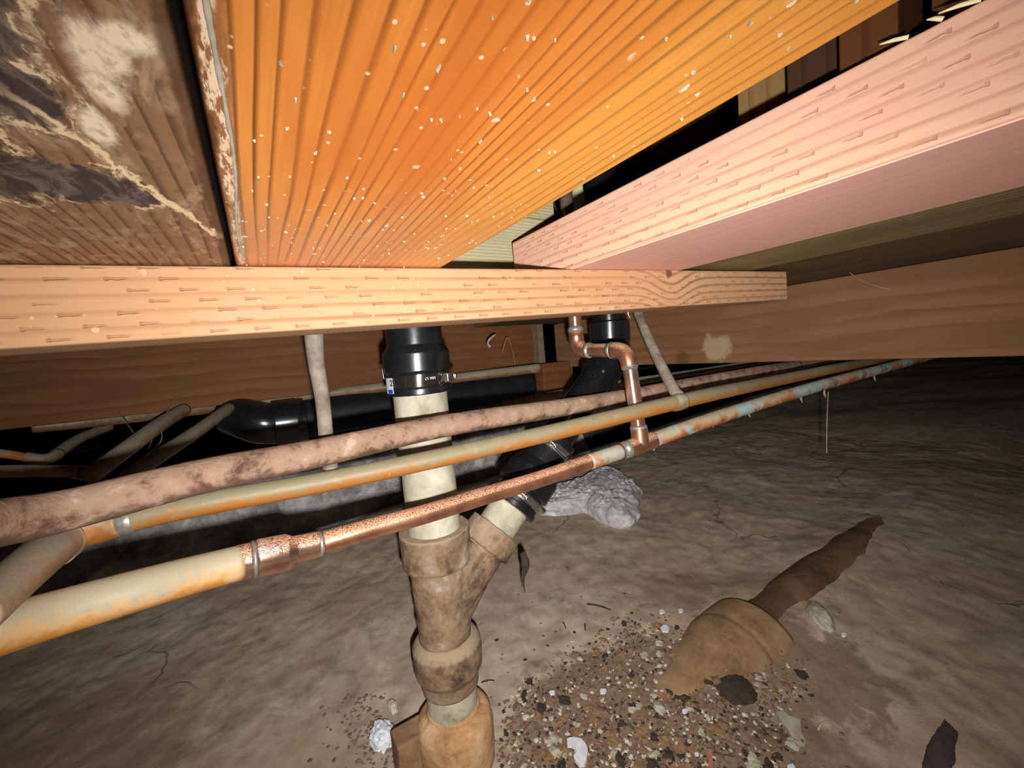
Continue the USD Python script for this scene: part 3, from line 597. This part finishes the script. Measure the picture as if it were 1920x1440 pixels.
# black plastic drain: slanting run, 45 degree elbow and upright
el = S(1150, 652); upv = np.array([0, 0, 1.])
t = thing('black_drain', 'black plastic drain pipe slanting up from the branch to an upright', 'pipe', at=el)
part(t, 'slanting_pipe', lathe(pA, bd, dense([(tb(1028, 845), .0238), (tb(1128, 690), .0238)], .008), 64), M['abs'], smooth=40)
e0 = pA + bd * tb(1118, 706); corner = pA + bd * tb(1146, 668); e1 = corner + upv * .045
corner_pts = [e0, e0 + (corner - e0) * .55, corner + (e0 - corner) * .25 + upv * .006, corner + upv * .018, corner + upv * .032, e1]
part(t, 'elbow', sweep(corner_pts, [.0280, .0282, .0282, .0282, .0282, .0280], 64, True, .003), M['abs'], smooth=40)
part(t, 'upright_pipe', lathe(corner, upv, dense([(.03, .0240), (.45, .0240)], .02), 64), M['abs'], smooth=40)
part(t, 'elbow_hub', lathe(corner, upv, [(.024, .0283), (.025, .0298), (.052, .0298), (.054, .0270)], 64), M['abs'], smooth=40)

# ---------------------------------------------------------------- the three long water pipes
rust_pts = [C(-260, 1040, .118), C(-80, 992, .160), C(100, 962, .2), C(320, 907, .236), C(560, 857, .288), C(793, 806, .363), C(1010, 771, .455), C(1180, 743, .55), C(1300, 720, .627), C(1500, 683, .90), C(1640, 655, 1.25)]
t = thing('rusty_pipe', 'rough brown rusty steel pipe, uppermost of the three long pipes', 'pipe', at=rust_pts[4])
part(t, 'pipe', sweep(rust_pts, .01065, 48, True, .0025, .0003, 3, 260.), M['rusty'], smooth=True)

mid_pts = [C(136, 1004, .236), C(250, 972, .249), C(420, 937, .272), C(600, 905, .300), C(793, 865, .331), C(1000, 819, .368), C(1270, 754, .426), C(1450, 715, .55), C(1560, 692, .665), C(1620, 679.5, .76), C(1680, 667, .89)]
t = thing('dusty_copper_line', 'dusty greenish copper pipe with an orange underside, middle of the three', 'pipe', at=mid_pts[4])
part(t, 'pipe', sweep(mid_pts, .0079, 36, True, .004), M['mid'], smooth=True)
def ring(parent, name, pts, i0, i1, r, mat, n=6, label=None, rough=0.0):
    return part(parent, name, sweep(np.linspace(i0, i1, n), [r * .93] + [r] * (n - 2) + [r * .93], 36, True, None, rough, 4, 300.), mat, smooth=40, label=label)
part(t, 'sleeve', sweep([C(150, 1000, .2375), C(224, 979, .246)], .0090, 36), M['flux'], smooth=40)
ring(t, 'solder_joint', None, C(222, 980, .2458), C(252, 972, .2492), .0088, M['solder'], label='greenish grey solder joint')
el_pts = [C(158, 999, .2385), C(136, 1002, .235), C(112, 1014, .2285), C(90, 1032, .222)]
part(t, 'elbow', sweep(el_pts, [.0092, .0112, .0122, .0120], 36, True, .002), M['dusty'], smooth=True)
fat_pts = [C(112, 1014, .2285), C(60, 1058, .200), C(10, 1102, .178), C(-70, 1172, .150)]
part(t, 'wide_pipe', sweep(fat_pts, [.0111, .0102, .0094, .0090], 36, True, .004), M['dusty'], smooth=True)
part(t, 'solder_joint', sweep([C(1262, 757, .424), C(1272, 754.5, .4262), C(1282, 752, .4284)], [.0083, .0092, .0083], 30, True, .001), M['far_copper'], smooth=True)
# thin riser at the right leaving the middle pipe
rs = [C(1276, 752, .432), C(1262, 728, .452), C(1235, 675, .495), C(1208, 615, .54), C(1194, 580, .572)]
part(t, 'riser_pipe', sweep(rs, .0062, 26, True, .004), M['riser'], smooth=True)
part(t, 'riser_socket', sweep([C(1279, 757, .428), C(1270, 742, .440)], .0076, 26), M['far_copper'], smooth=40)
# thin riser at the left
rl = [C(622, 890, .312), C(612, 826, .335), C(604, 745, .345), C(593, 680, .352), C(588, 625, .358), C(582, 560, .366)]
part(t, 'riser_pipe', sweep(rl, [.0058, .0058, .0060, .0068, .0081, .0082], 30, True, .003), M['riser'], smooth=True)

cop = [C(-70, 1202, .166), C(100, 1152, .196), C(260, 1106, .222), C(380, 1073, .247), C(455, 1054, .262)]
t = thing('bare_copper_line', 'copper pipe with shiny new reducer and tee, lowest of the three', 'pipe', at=C(793, 965, .34))
part(t, 'wide_pipe', sweep(cop, .0111, 40, True, .004), M['fat'], smooth=True, label='wide old pipe with orange underside')
rd = [C(446, 1056, .2605), C(470, 1050, .265), C(486, 1046, .2680)]
part(t, 'pipe_end', sweep([C(444, 1056.5, .2601), C(478, 1048, .2665)], .01125, 40), M['shiny'], smooth=40, label='burnished bare end of the wide pipe')
part(t, 'solder_ring', sweep([C(470, 1050, .265), C(476, 1048.5, .2661), C(482, 1047, .2672)], [.0114, .0122, .0118], 40), M['solder'], smooth=True)
part(t, 'reducer', sweep([C(480, 1047.5, .2668), C(484, 1046.5, .2676), C(534, 1036, .278), C(540, 1034.7, .2793), C(552, 1031, .2818), C(556, 1030, .2826), C(590, 1022, .290), C(597, 1020.4, .2915)], [.0116, .0124, .0124, .0121, .0096, .0093, .0093, .0090], 40), M['shiny'], smooth=40, label='bright new copper reducer')
part(t, 'solder_ring', sweep([C(594, 1021, .2909), C(600, 1019.6, .2922), C(606, 1018.2, .2935)], [.0088, .0095, .0084], 36), M['solder'], smooth=True)
def lerp_line(pts): return [C(*p) for p in pts]
thin = lerp_line([(590, 1022, .290), (660, 1001, .304), (793, 965, .334), (900, 932, .360), (1000, 902, .385), (1100, 868, .410), (1165, 846, .4265)])
part(t, 'pipe', sweep(thin, .0079, 36, True, .004), M['copper'], smooth=True)
part(t, 'pipe', sweep(lerp_line([(1105, 866.5, .411), (1135, 856, .419), (1165, 846, .4265)]), .0081, 36, True, .004), M['flux'], smooth=True, label='brown flux-stained stretch before the tee')
part(t, 'solder_ring', sweep(lerp_line([(1168, 845, .427), (1176, 842.3, .4288), (1183, 840, .4305)]), [.0085, .0094, .0088], 36), M['solder'], smooth=True)
tee = lerp_line([(1178, 841.5, .4293), (1182, 840.3, .430), (1222, 826, .440), (1226, 824.5, .441)])
part(t, 'tee', sweep(tee, [.0088, .0094, .0094, .0088], 36), M['copper'], smooth=40)
far = lerp_line([(1222, 826, .440), (1270, 809, .453), (1330, 788, .472), (1400, 765, .50), (1500, 734, .553), (1600, 706, .63), (1700, 679, .74), (1800, 652, .90)])
part(t, 'pipe', sweep(far, [.0082, .0084, .0083, .0080, .0079, .0079, .0079, .0079], 36, True, .004, .0003, 5, 80.), M['green'], smooth=True, label='old stretch with pale blue verdigris')
# riser from the tee: up, bend, back, bend, up
r0 = C(1202, 833, .434); r1 = C(1180, 684, .434)
part(t, 'tee_branch', sweep([r0, r0 + (r1 - r0) * .20], .0093, 36), M['copper'], smooth=40)
part(t, 'solder_ring', sweep([r0 + (r1 - r0) * .19, r0 + (r1 - r0) * .215, r0 + (r1 - r0) * .24], [.0088, .0095, .0084], 36), M['solder'], smooth=True)
part(t, 'riser_pipe', sweep([r0 + (r1 - r0) * .18, r1], .0079, 36, True, .01), M['shiny'], smooth=40)
part(t, 'solder_ring', sweep([r1 + (r0 - r1) * .06, r1 + (r0 - r1) * .02, r1], [.0082, .0094, .0092], 36), M['solder'], smooth=True)
pa, pb = C(1160, 651, .440), C(1080, 657, .495); pc = C(1073, 590, .50)
bend = lambda a, c, b, r, n=9: [(1 - s) ** 2 * a + 2 * s * (1 - s) * c + s * s * b for s in np.linspace(0, 1, n)]
c1 = r1 + (r1 - r0) / np.linalg.norm(r1 - r0) * .016; hd = (pb - c1) / np.linalg.norm(pb - c1)
part(t, 'elbow', sweep([r1 - (r1 - r0) * .03] + bend(r1, c1, c1 + hd * .016, 0) + [c1 + hd * .020], .0093, 36), M['copper'], smooth=True)
ud = np.array([0, 0, 1.]); c2 = pb - hd * .002
part(t, 'cross_pipe', sweep([c1 + hd * .014, c2 - hd * .012], .0079, 36, True, .008), M['copper'], smooth=40)
part(t, 'solder_ring', sweep([c1 + hd * .018, c1 + hd * .021, c1 + hd * .025], [.0092, .0096, .0083], 36), M['solder'], smooth=True)
part(t, 'elbow', sweep([c2 - hd * .019] + bend(c2 - hd * .015, c2, c2 + ud * .016, 0) + [c2 + ud * .024], .0092, 36), M['copper'], smooth=True)
part(t, 'solder_ring', sweep([c2 - hd * .023, c2 - hd * .020, c2 - hd * .017], [.0083, .0097, .0093], 36), M['solder'], smooth=True)
part(t, 'solder_ring', sweep([c2 + ud * .023, c2 + ud * .026, c2 + ud * .030], [.0093, .0096, .0083], 36), M['solder'], smooth=True)
part(t, 'riser_pipe', sweep([c2 + ud * .02, c2 + ud * .45], .0079, 36, True, .02), M['shiny'], smooth=40)
wg = np.random.default_rng(4)
for (px_, py_, z_, ln) in ((1502, 742, .555, .010), (1546, 731, .585, .012), (1404, 772, .50, .007), (1640, 702, .67, .012), (1335, 794, .474, .005)):
    d0 = C(px_, py_, z_); part(t, 'dust_tuft', sweep([d0, d0 + np.array([.002, .001, -ln * .5]), d0 + np.array([.001, -.001, -ln])], [.0012, .0016, .0004], 8, True, .002, .0007, int(px_), 300.), M['web'], smooth=True)
for k, (px_, py_, z_) in enumerate([(1226, 842, .441), (1186, 706, .428), (1196, 770, .428), (1172, 852, .4262), (1262, 823, .450)]):
    part(t, 'water_drop', rock(C(px_, py_, z_), (.003, .003, .0038), k, 2, .1), M['solder'], smooth=True)

# ---------------------------------------------------------------- pipes farther back
def pipe(name, label, pts, r, mat, group=None, rough=0., elbow=None):
    P = [C(*p) for p in pts]; t = thing(name, label, 'pipe', at=P[0], group=group)
    part(t, 'pipe', sweep(P, r, 26, True, .006, rough, 6, 70.), M[mat], smooth=True); return t
pipe('dusty_pipe', 'dusty pipe running along the lower edge of the rear beam', [(60, 800, .80), (140, 793, .84), (300, 776, .90), (600, 741, .985), (830, 712, 1.06), (1012, 690, 1.13)], .0130, 'grimy', rough=.0006)
pipe('far_pipe', 'pale dusty pipe just behind the rusty pipe, going right under the girder', [(820, 795, .82), (880, 778, .86), (1055, 737, .97), (1250, 706, 1.13), (1500, 666, 1.42)], .0095, 'far_copper')
pipe('far_pipe', 'thin grey pipe lower right, behind the rusty pipe', [(1040, 752, .98), (1150, 728, 1.06), (1260, 706, 1.15), (1420, 676, 1.33)], .0065, 'far_copper')
t = pipe('copper_branch', 'dim copper pipe at far left with an elbow turning back under the beam', [(-80, 886, .50), (0, 884, .535), (60, 883, .56), (140, 884, .60)], .0085, 'grimy')
part(t, 'elbow', sweep([C(130, 884, .595), C(152, 886, .605), C(172, 888, .60)], [.0098, .0110, .0115], 28, True, .003), M['grimy'], smooth=True)
part(t, 'wide_pipe', sweep([C(165, 895, .585), C(232, 846, .64), C(300, 796, .73), (C(345, 768, .82))], .0125, 28, True, .005), M['grimy'], smooth=True)
pipe('slanting_pipe', 'grey dusty pipe slanting up behind the rusty pipe, left of the glassy hub', [(225, 912, .50), (255, 886, .53), (330, 835, .62), (405, 783, .75), (430, 765, .82)], .0105, 'grimy')
t = pipe('copper_branch', 'dim orange copper pipe with a dull elbow, highest at far left', [(-80, 846, .66), (0, 850, .70), (50, 858, .74)], .0075, 'mid')
part(t, 'elbow', sweep([C(45, 857, .735), C(80, 861, .75), C(110, 850, .78)], .010, 28, True, .003), M['grimy'], smooth=True)
part(t, 'pipe', sweep([C(105, 852, .78), C(150, 822, .86), C(205, 800, .95)], .010, 28, True, .004), M['grimy'], smooth=True)

# big black drain behind, under the rear beam
a, b = C(545, 790, .93), C(1022, 716, 1.31)
ax = (b - a) / np.linalg.norm(b - a); Ld = np.linalg.norm(b - a)
t = thing('rear_black_drain', 'wide black plastic drain lying beneath the rear beam', 'pipe', at=a)
part(t, 'pipe', lathe(a, ax, dense([(0, .0445), (Ld, .0445)], .02), 64), M['abs_far'], smooth=40)
part(t, 'hub', lathe(a, ax, [(-.035, .040), (-.034, .0515), (-.030, .0530), (.012, .0530), (.014, .0515), (.030, .0500), (.032, .0445)], 64), M['abs'], smooth=40, label='glossy hub at the left end')
part(t, 'elbow', sweep([a - ax * .03, a - ax * .055 + np.array([0, -.004, .006]), a - ax * .085 + np.array([0, .012, .020]), a - ax * .11 + np.array([0, .04, .03])], [.046, .046, .045, .044], 48, True, .004), M['abs'], smooth=True)
part(t, 'hub', lathe(b, ax, [(-.075, .0445), (-.074, .0520), (-.068, .0530), (.01, .0530), (.012, .05)], 64), M['abs'], smooth=40, label='glossy hub at the right end')

# pale plastic pipe and things seen through the gap between joist and pink plank
pv = np.array([.522, .53, H + .14])
t = thing('pale_plastic_pipe', 'pale green glossy plastic pipe behind the copper riser, in the gap', 'pipe', at=pv)
part(t, 'pipe', sweep([pv, pv + np.array([0, 0, .10]), pv + np.array([.004, .01, .22])], .030, 40, True, .01), M['pvc'], smooth=True)
t = thing('bent_nail', 'bent bright nail driven in the grey block', 'nail', at=C(1040, 395, .53))
part(t, 'shank', sweep([C(1038, 372, .53), C(1041, 388, .528), C(1044, 398, .525), C(1036, 402, .52)], [.0012, .0012, .0012, .0012], 10, True, .001), M['steel'], smooth=True)
t = thing('bent_nail', 'bent pale nail sticking out of the rear beam beside the stack', 'nail', at=C(922, 640, .92))
part(t, 'shank', sweep([C(928, 628, .95), C(920, 634, .93), C(915, 643, .92), C(919, 651, .915)], [.0028, .0026, .0026, .0034], 10, True, .002), M['stone'], smooth=True)

# ---------------------------------------------------------------- on the dirt
ca = np.array([.30, .338, -.036])
cd_ = (1, 0, -.022)
t = thing('clay_pipe', 'half buried clay sewer pipe with a bell joint', 'pipe', at=(.60, .338, 0))
part(t, 'pipe', lathe(ca, cd_, dense([(.30, .050), (.34, .058), (1.15, .058)], .01), 64, rough=.0015, seed=2, fine=14.), M['clay_dark'], smooth=True)
part(t, 'bell', lathe(ca, cd_, dense([(.02, .034), (.10, .048), (.16, .056), (.21, .066), (.25, .0745), (.27, .0765), (.278, .0750), (.286, .0770), (.30, .078), (.335, .078), (.345, .073), (.347, .058)], .003), 72, rough=.0016, seed=5, fine=14.), M['clay'], smooth=True, label='bell joint of the clay pipe')
# concrete lump
lc = onG(1130, 945)
def lump():
    t = trimesh.creation.icosphere(6); v = np.array(t.vertices)
    v = np.sign(v) * np.abs(v) ** .7
    ang = np.arctan2(v[:, 1], v[:, 0]); out = 1 + .22 * np.sin(3 * ang + 1.1) + .12 * np.sin(5 * ang)
    v[:, :2] *= out[:, None]
    v = v * np.array([.172, .130, .042])
    top = np.clip(v[:, 2] / .05, 0, 1)
    v[:, 2] += top * ((fbm(v * 34, 4, 3) - .5) * .026 + np.maximum(vnoise(v * 105 + 3, 2) - .42, 0) * .020)
    v[:, :2] *= (1 + (fbm(v * 16, 3, 6) - .5) * .35)[:, None]
    c, s_ = math.cos(.35), math.sin(.35); v[:, :2] = v[:, :2] @ np.array([[c, -s_], [s_, c]]).T
    return trimesh.Trimesh(v + np.array([lc[0], lc[1] + .03, gz(lc) + .018]), t.faces, process=False)
single('concrete_lump', lump(), M['lump'], 'pale knobbly lump of concrete on the dirt behind the branch', 'concrete', smooth=True)
q0 = onG(768, 1440)
t = thing('brick_bat', 'flat brown block stone standing left of the ground hub', 'stone', at=(q0[0], q0[1], 0))
part(t, 'block', rbox((X0 - .070, .432, -.03), (X0 - .020, .462, .055), .004, wob=.003, seed=4), M['clay'])
single('white_plaster_scrap', slabpoly([(1000 + x / 4.5, 1120 + y / 4.5) for x, y in ((285, 1222), (300, 1208), (345, 1203), (400, 1213), (440, 1250), (462, 1310), (456, 1350), (450, 1400), (430, 1435), (390, 1440), (355, 1400), (340, 1362), (365, 1330), (355, 1290), (325, 1272), (290, 1272))], .004, gz(G(1085, 1410)) + .001), M['white'], 'curved white plaster scrap lying in the gravel', 'plaster', smooth=False)
p_ = onG(1538, 1163); single('pale_stone', rock(p_ + (0, 0, .006), (.030, .062, .030), 3, 4, .25, flat=.3, rz=2.3), M['stone'], 'pale greenish oval stone beside the clay pipe', 'stone', smooth=True)
p_ = onG(718, 1390); single('pale_stone', rock(p_ + (0, 0, .008), (.030, .040, .026), 9, 4, .35, 3., flat=.3), M['white'], 'rough whitish lump left of the ground hub', 'stone', smooth=True)
p_ = onG(737, 1330); single('pale_stone', rock(p_ + (0, 0, .004), (.012, .026, .012), 12, 3, .35, 3., flat=.3), M['chip'], 'small pale pointed shard behind the whitish lump', 'stone', smooth=True)
p_ = onG(1410, 1320); single('flat_shard', slabpoly([(1450 + x, 1318 + y) for x, y in ((4, 4), (18, 2), (30, 12), (50, 18), (52, 40), (60, 58), (58, 68), (44, 66), (34, 50), (22, 30), (12, 18))], .003, gz(G(1490, 1350)) + .001), M['stone'], 'flat grey green shard at the edge of the gravel', 'shard', smooth=False)
single('dark_clod', rock(onG(1372, 1288) + (0, 0, .001), (.050, .056, .010), 21, 4, .35, 2.5, flat=.5), M['dark_clod'], 'flat dark damp clod in front of the clay bell', 'clod', smooth=True)
single('dark_bark', rock(onG(1762, 1418) + (0, 0, .002), (.115, .020, .006), 33, 4, .3, 3., flat=.4, rz=.05), M['bark'], 'long dark scrap of bark on bare dirt', 'bark', smooth=True)
single('grey_flake', slabpoly([(1344, 1262), (1352, 1254), (1362, 1258), (1372, 1262), (1362, 1274), (1350, 1272)], .003, gz(G(1357, 1264)) + .001), M['white'], 'pale grey flake lying behind the dark damp clod', 'flake', smooth=False)
single('red_scrap', slabpoly([(1328, 1409), (1333, 1408), (1338, 1440), (1329, 1440)], .003, gz(G(1333, 1428)) + .001), M['red'], 'thin red painted wood scrap at the gravel edge', 'scrap', smooth=False)
for k, (x, y, s_, lab) in enumerate([(1132, 1306, 8, 'blue white paint chip of kite shape above the curved plaster scrap'), (1247, 1192, 10, 'large white paint chip left of the clay bell'), (1241, 1155, 6, 'narrow white chip highest of all, above the gravel'), (1277, 1154, 6, 'small square white chip close to the clay bell'),
        (1236, 1222, 8, 'oblong cream chip at the clay pipe edge'), (1209, 1246, 9, 'pale green chip leaning at the clay pipe edge'), (1036, 1305, 7, 'white chip nearest the upright stack'), (1186, 1341, 9, 'cream stone chip in the middle of the gravel'), (1583, 1186, 6, 'small white chip beside the pale oval stone'),
        (1483, 1432, 9, 'pale blue white chip at the far right end of the gravel'), (1307, 1421, 5, 'tiny mint white chip beside the red scrap'), (1285, 1348, 6, 'white pointed chip near the dark clod')]):
    g = np.random.default_rng(40 + k); n = int(g.integers(5, 7)); an = np.sort(g.uniform(0, 6.28, n)); an = np.arange(n) / n * 6.28 + g.uniform(-.3, .3, n)
    single('paint_chip', slabpoly([(x + s_ * math.cos(a) * g.uniform(.75, 1.1), y + s_ * .75 * math.sin(a) * g.uniform(.7, 1.1)) for a in an], .0022, gz(G(x, y)) + .002, g.uniform(-.15, .15)), M['chip'] if 'cream' in lab else M['stone'] if 'green' in lab else M['white'], lab, 'chip', smooth=False)
for (a, b, r, mat, lab) in [((1101, 1134), (1145, 1147), .0016, 'twig', 'dark twig lying alone on bare dirt behind the gravel'), ((1056, 1168), (1061, 1180), .0011, 'twig', 'short dark twig beyond the back edge of the gravel'), ((1140, 1220), (1145, 1201), .0011, 'straw', 'pale straw standing out in the gravel'),
        ((903, 1281), (928, 1279), .0011, 'twig', 'dark needle on the dirt right of the lower pipe'), ((1534, 1371), (1549, 1356), .0013, 'straw', 'pale reddish straw beside the flat shard'), ((1097, 1172), (1098, 1186), .0014, 'twig', 'stubby dark bark sliver near the gravel top')]:
    A_, B_ = onG(*a), onG(*b); A_[2] += r; B_[2] += r * 2.2; Mi = (A_ + B_) / 2 + np.array([.0006, .001, r])
    single('twig' if mat == 'twig' else 'straw', sweep([A_, Mi, B_], [r, r * .9, r * .6], 8, True, .003, r * .25, 2, 300.), M[mat], lab, 'twig', smooth=True)
# gravel: the larger pieces one by one, the rest as one mass
def inside(px_, py_):
    """how thick the gravel lies there, in the photo's own rows and columns"""
    d = (px_ - 900) / 460.; edge_ = 1310 - 170 * np.clip((px_ - 930) / 250, 0, 1) + 70 * np.clip((px_ - 1240) / 120, 0, 1)
    w_ = np.clip((py_ - edge_) / 60, 0, 1)
    return w_ * np.clip((px_ - 925) / 60, 0, 1) * np.clip((1530 - px_) / 160, 0, 1)
g = np.random.default_rng(11); kinds = [('cream', M['chip']), ('dull brown', M['brown_chip']), ('earth coloured', M['clay']), ('grey green', M['stone']), ('dark', M['dark_clod'])]
protos = [trimesh.creation.icosphere(1) for _ in range(6)]
for i, p in enumerate(protos): p.vertices *= (1 + g.uniform(-.35, .35, len(p.vertices)))[:, None]
def pebble(p, s_, i, gg):
    v = np.array(protos[i % 6].vertices) * np.array([1, gg.uniform(.5, .95), gg.uniform(.25, .5)]) * s_; rz = gg.uniform(0, 6.28); c, k = math.cos(rz), math.sin(rz)
    return trimesh.Trimesh(v @ np.array([[c, -k, 0], [k, c, 0], [0, 0, 1]]).T + p + (0, 0, s_ * .12), protos[i % 6].faces, process=False)
placed = 0
while placed < 230:
    x, y = g.uniform(880, 1560), g.uniform(1120, 1445)
    if g.uniform() > inside(x, y) * .9 + .015: continue
    k = int(g.choice(5, p=[.16, .22, .30, .14, .18])); s_ = g.uniform(.0034, .0078) * (1.15 if k else .62)
    single('pebble', pebble(onG(x, y), s_, placed, g), kinds[k][1], f'small {kinds[k][0]} angular stone chip among the gravel right of the ground hub', 'stone chip', smooth=False, group=f'{kinds[k][0]} stone chips in the gravel'); placed += 1
mass = {0: [], 1: [], 2: []}; n = 0
while n < 5200:
    x, y = g.uniform(860, 1600), g.uniform(1110, 1470)
    if g.uniform() > inside(x, y) + .02: continue
    mass[int(g.choice(3, p=[.12, .70, .18]))].append(pebble(onG(x, y), g.uniform(.0009, .0032), n, g)); n += 1
t = thing('gravel', 'fine gravel, crumbs and dirt spread right of the ground hub', 'gravel', at=(.3, .3, 0), kind='stuff')
for k, mt in ((0, 'chip'), (1, 'brown_chip'), (2, 'dark_clod')): part(t, 'crumbs', join(mass[k]), M[mt], smooth=False, kind='stuff')
left = []
while len(left) < 160:
    x, y = g.normal(700, 45), g.uniform(1300, 1445)
    if 740 < x < 930: continue
    left.append(pebble(onG(x, y), g.uniform(.0010, .0034), len(left), g))
single('gravel', join(left), M['brown_chip'], 'sparse brown crumbs on the dirt left of the ground hub', 'gravel', smooth=False, kind='stuff')

# ---------------------------------------------------------------- cobwebs
def web(label, strands, r=.0006):
    t = thing('cobweb', label, 'cobweb', at=C(*strands[0][0]))
    for k, s_ in enumerate(strands): part(t, 'strand', sweep([C(*p) for p in s_], r, 6, True, .004, r * .5, k, 150.), M['web'], smooth=True)
web('dusty cobweb strand sagging across the face of the right girder', [[(1575, 495, .60), (1620, 528, .60), (1690, 550, .585), (1750, 570, .57), (1800, 566, .56), (1840, 545, .55)], [(1540, 470, .62), (1541, 490, .62), (1536, 510, .62)]], .0007)
web('thin dusty thread hanging down from the lowest pipe', [[(1553, 735, .575), (1551, 775, .575), (1550, 850, .575)]], .0007)
web('cobweb strands between the rear beam and the dim pipes at left', [[(205, 755, .80), (228, 780, .76), (252, 815, .72)], [(330, 745, .80), (312, 775, .76), (290, 815, .72), (275, 850, .68)], [(300, 800, .72), (300, 830, .70), (268, 856, .68)]], .0007)
web('wisp of cobweb stuck to the joint between the two joists', [[(432, 285, .118), (448, 300, .118), (462, 318, .119), (495, 322, .121), (505, 308, .120), (488, 298, .119)], [(405, 270, .116), (420, 300, .118), (415, 335, .120), (428, 360, .124)]], .0002)
web('thread loop of cobweb on the rear beam right of the stack', [[(942, 660, .96), (952, 634, .955), (960, 656, .96), (966, 682, .97)]], .0007)
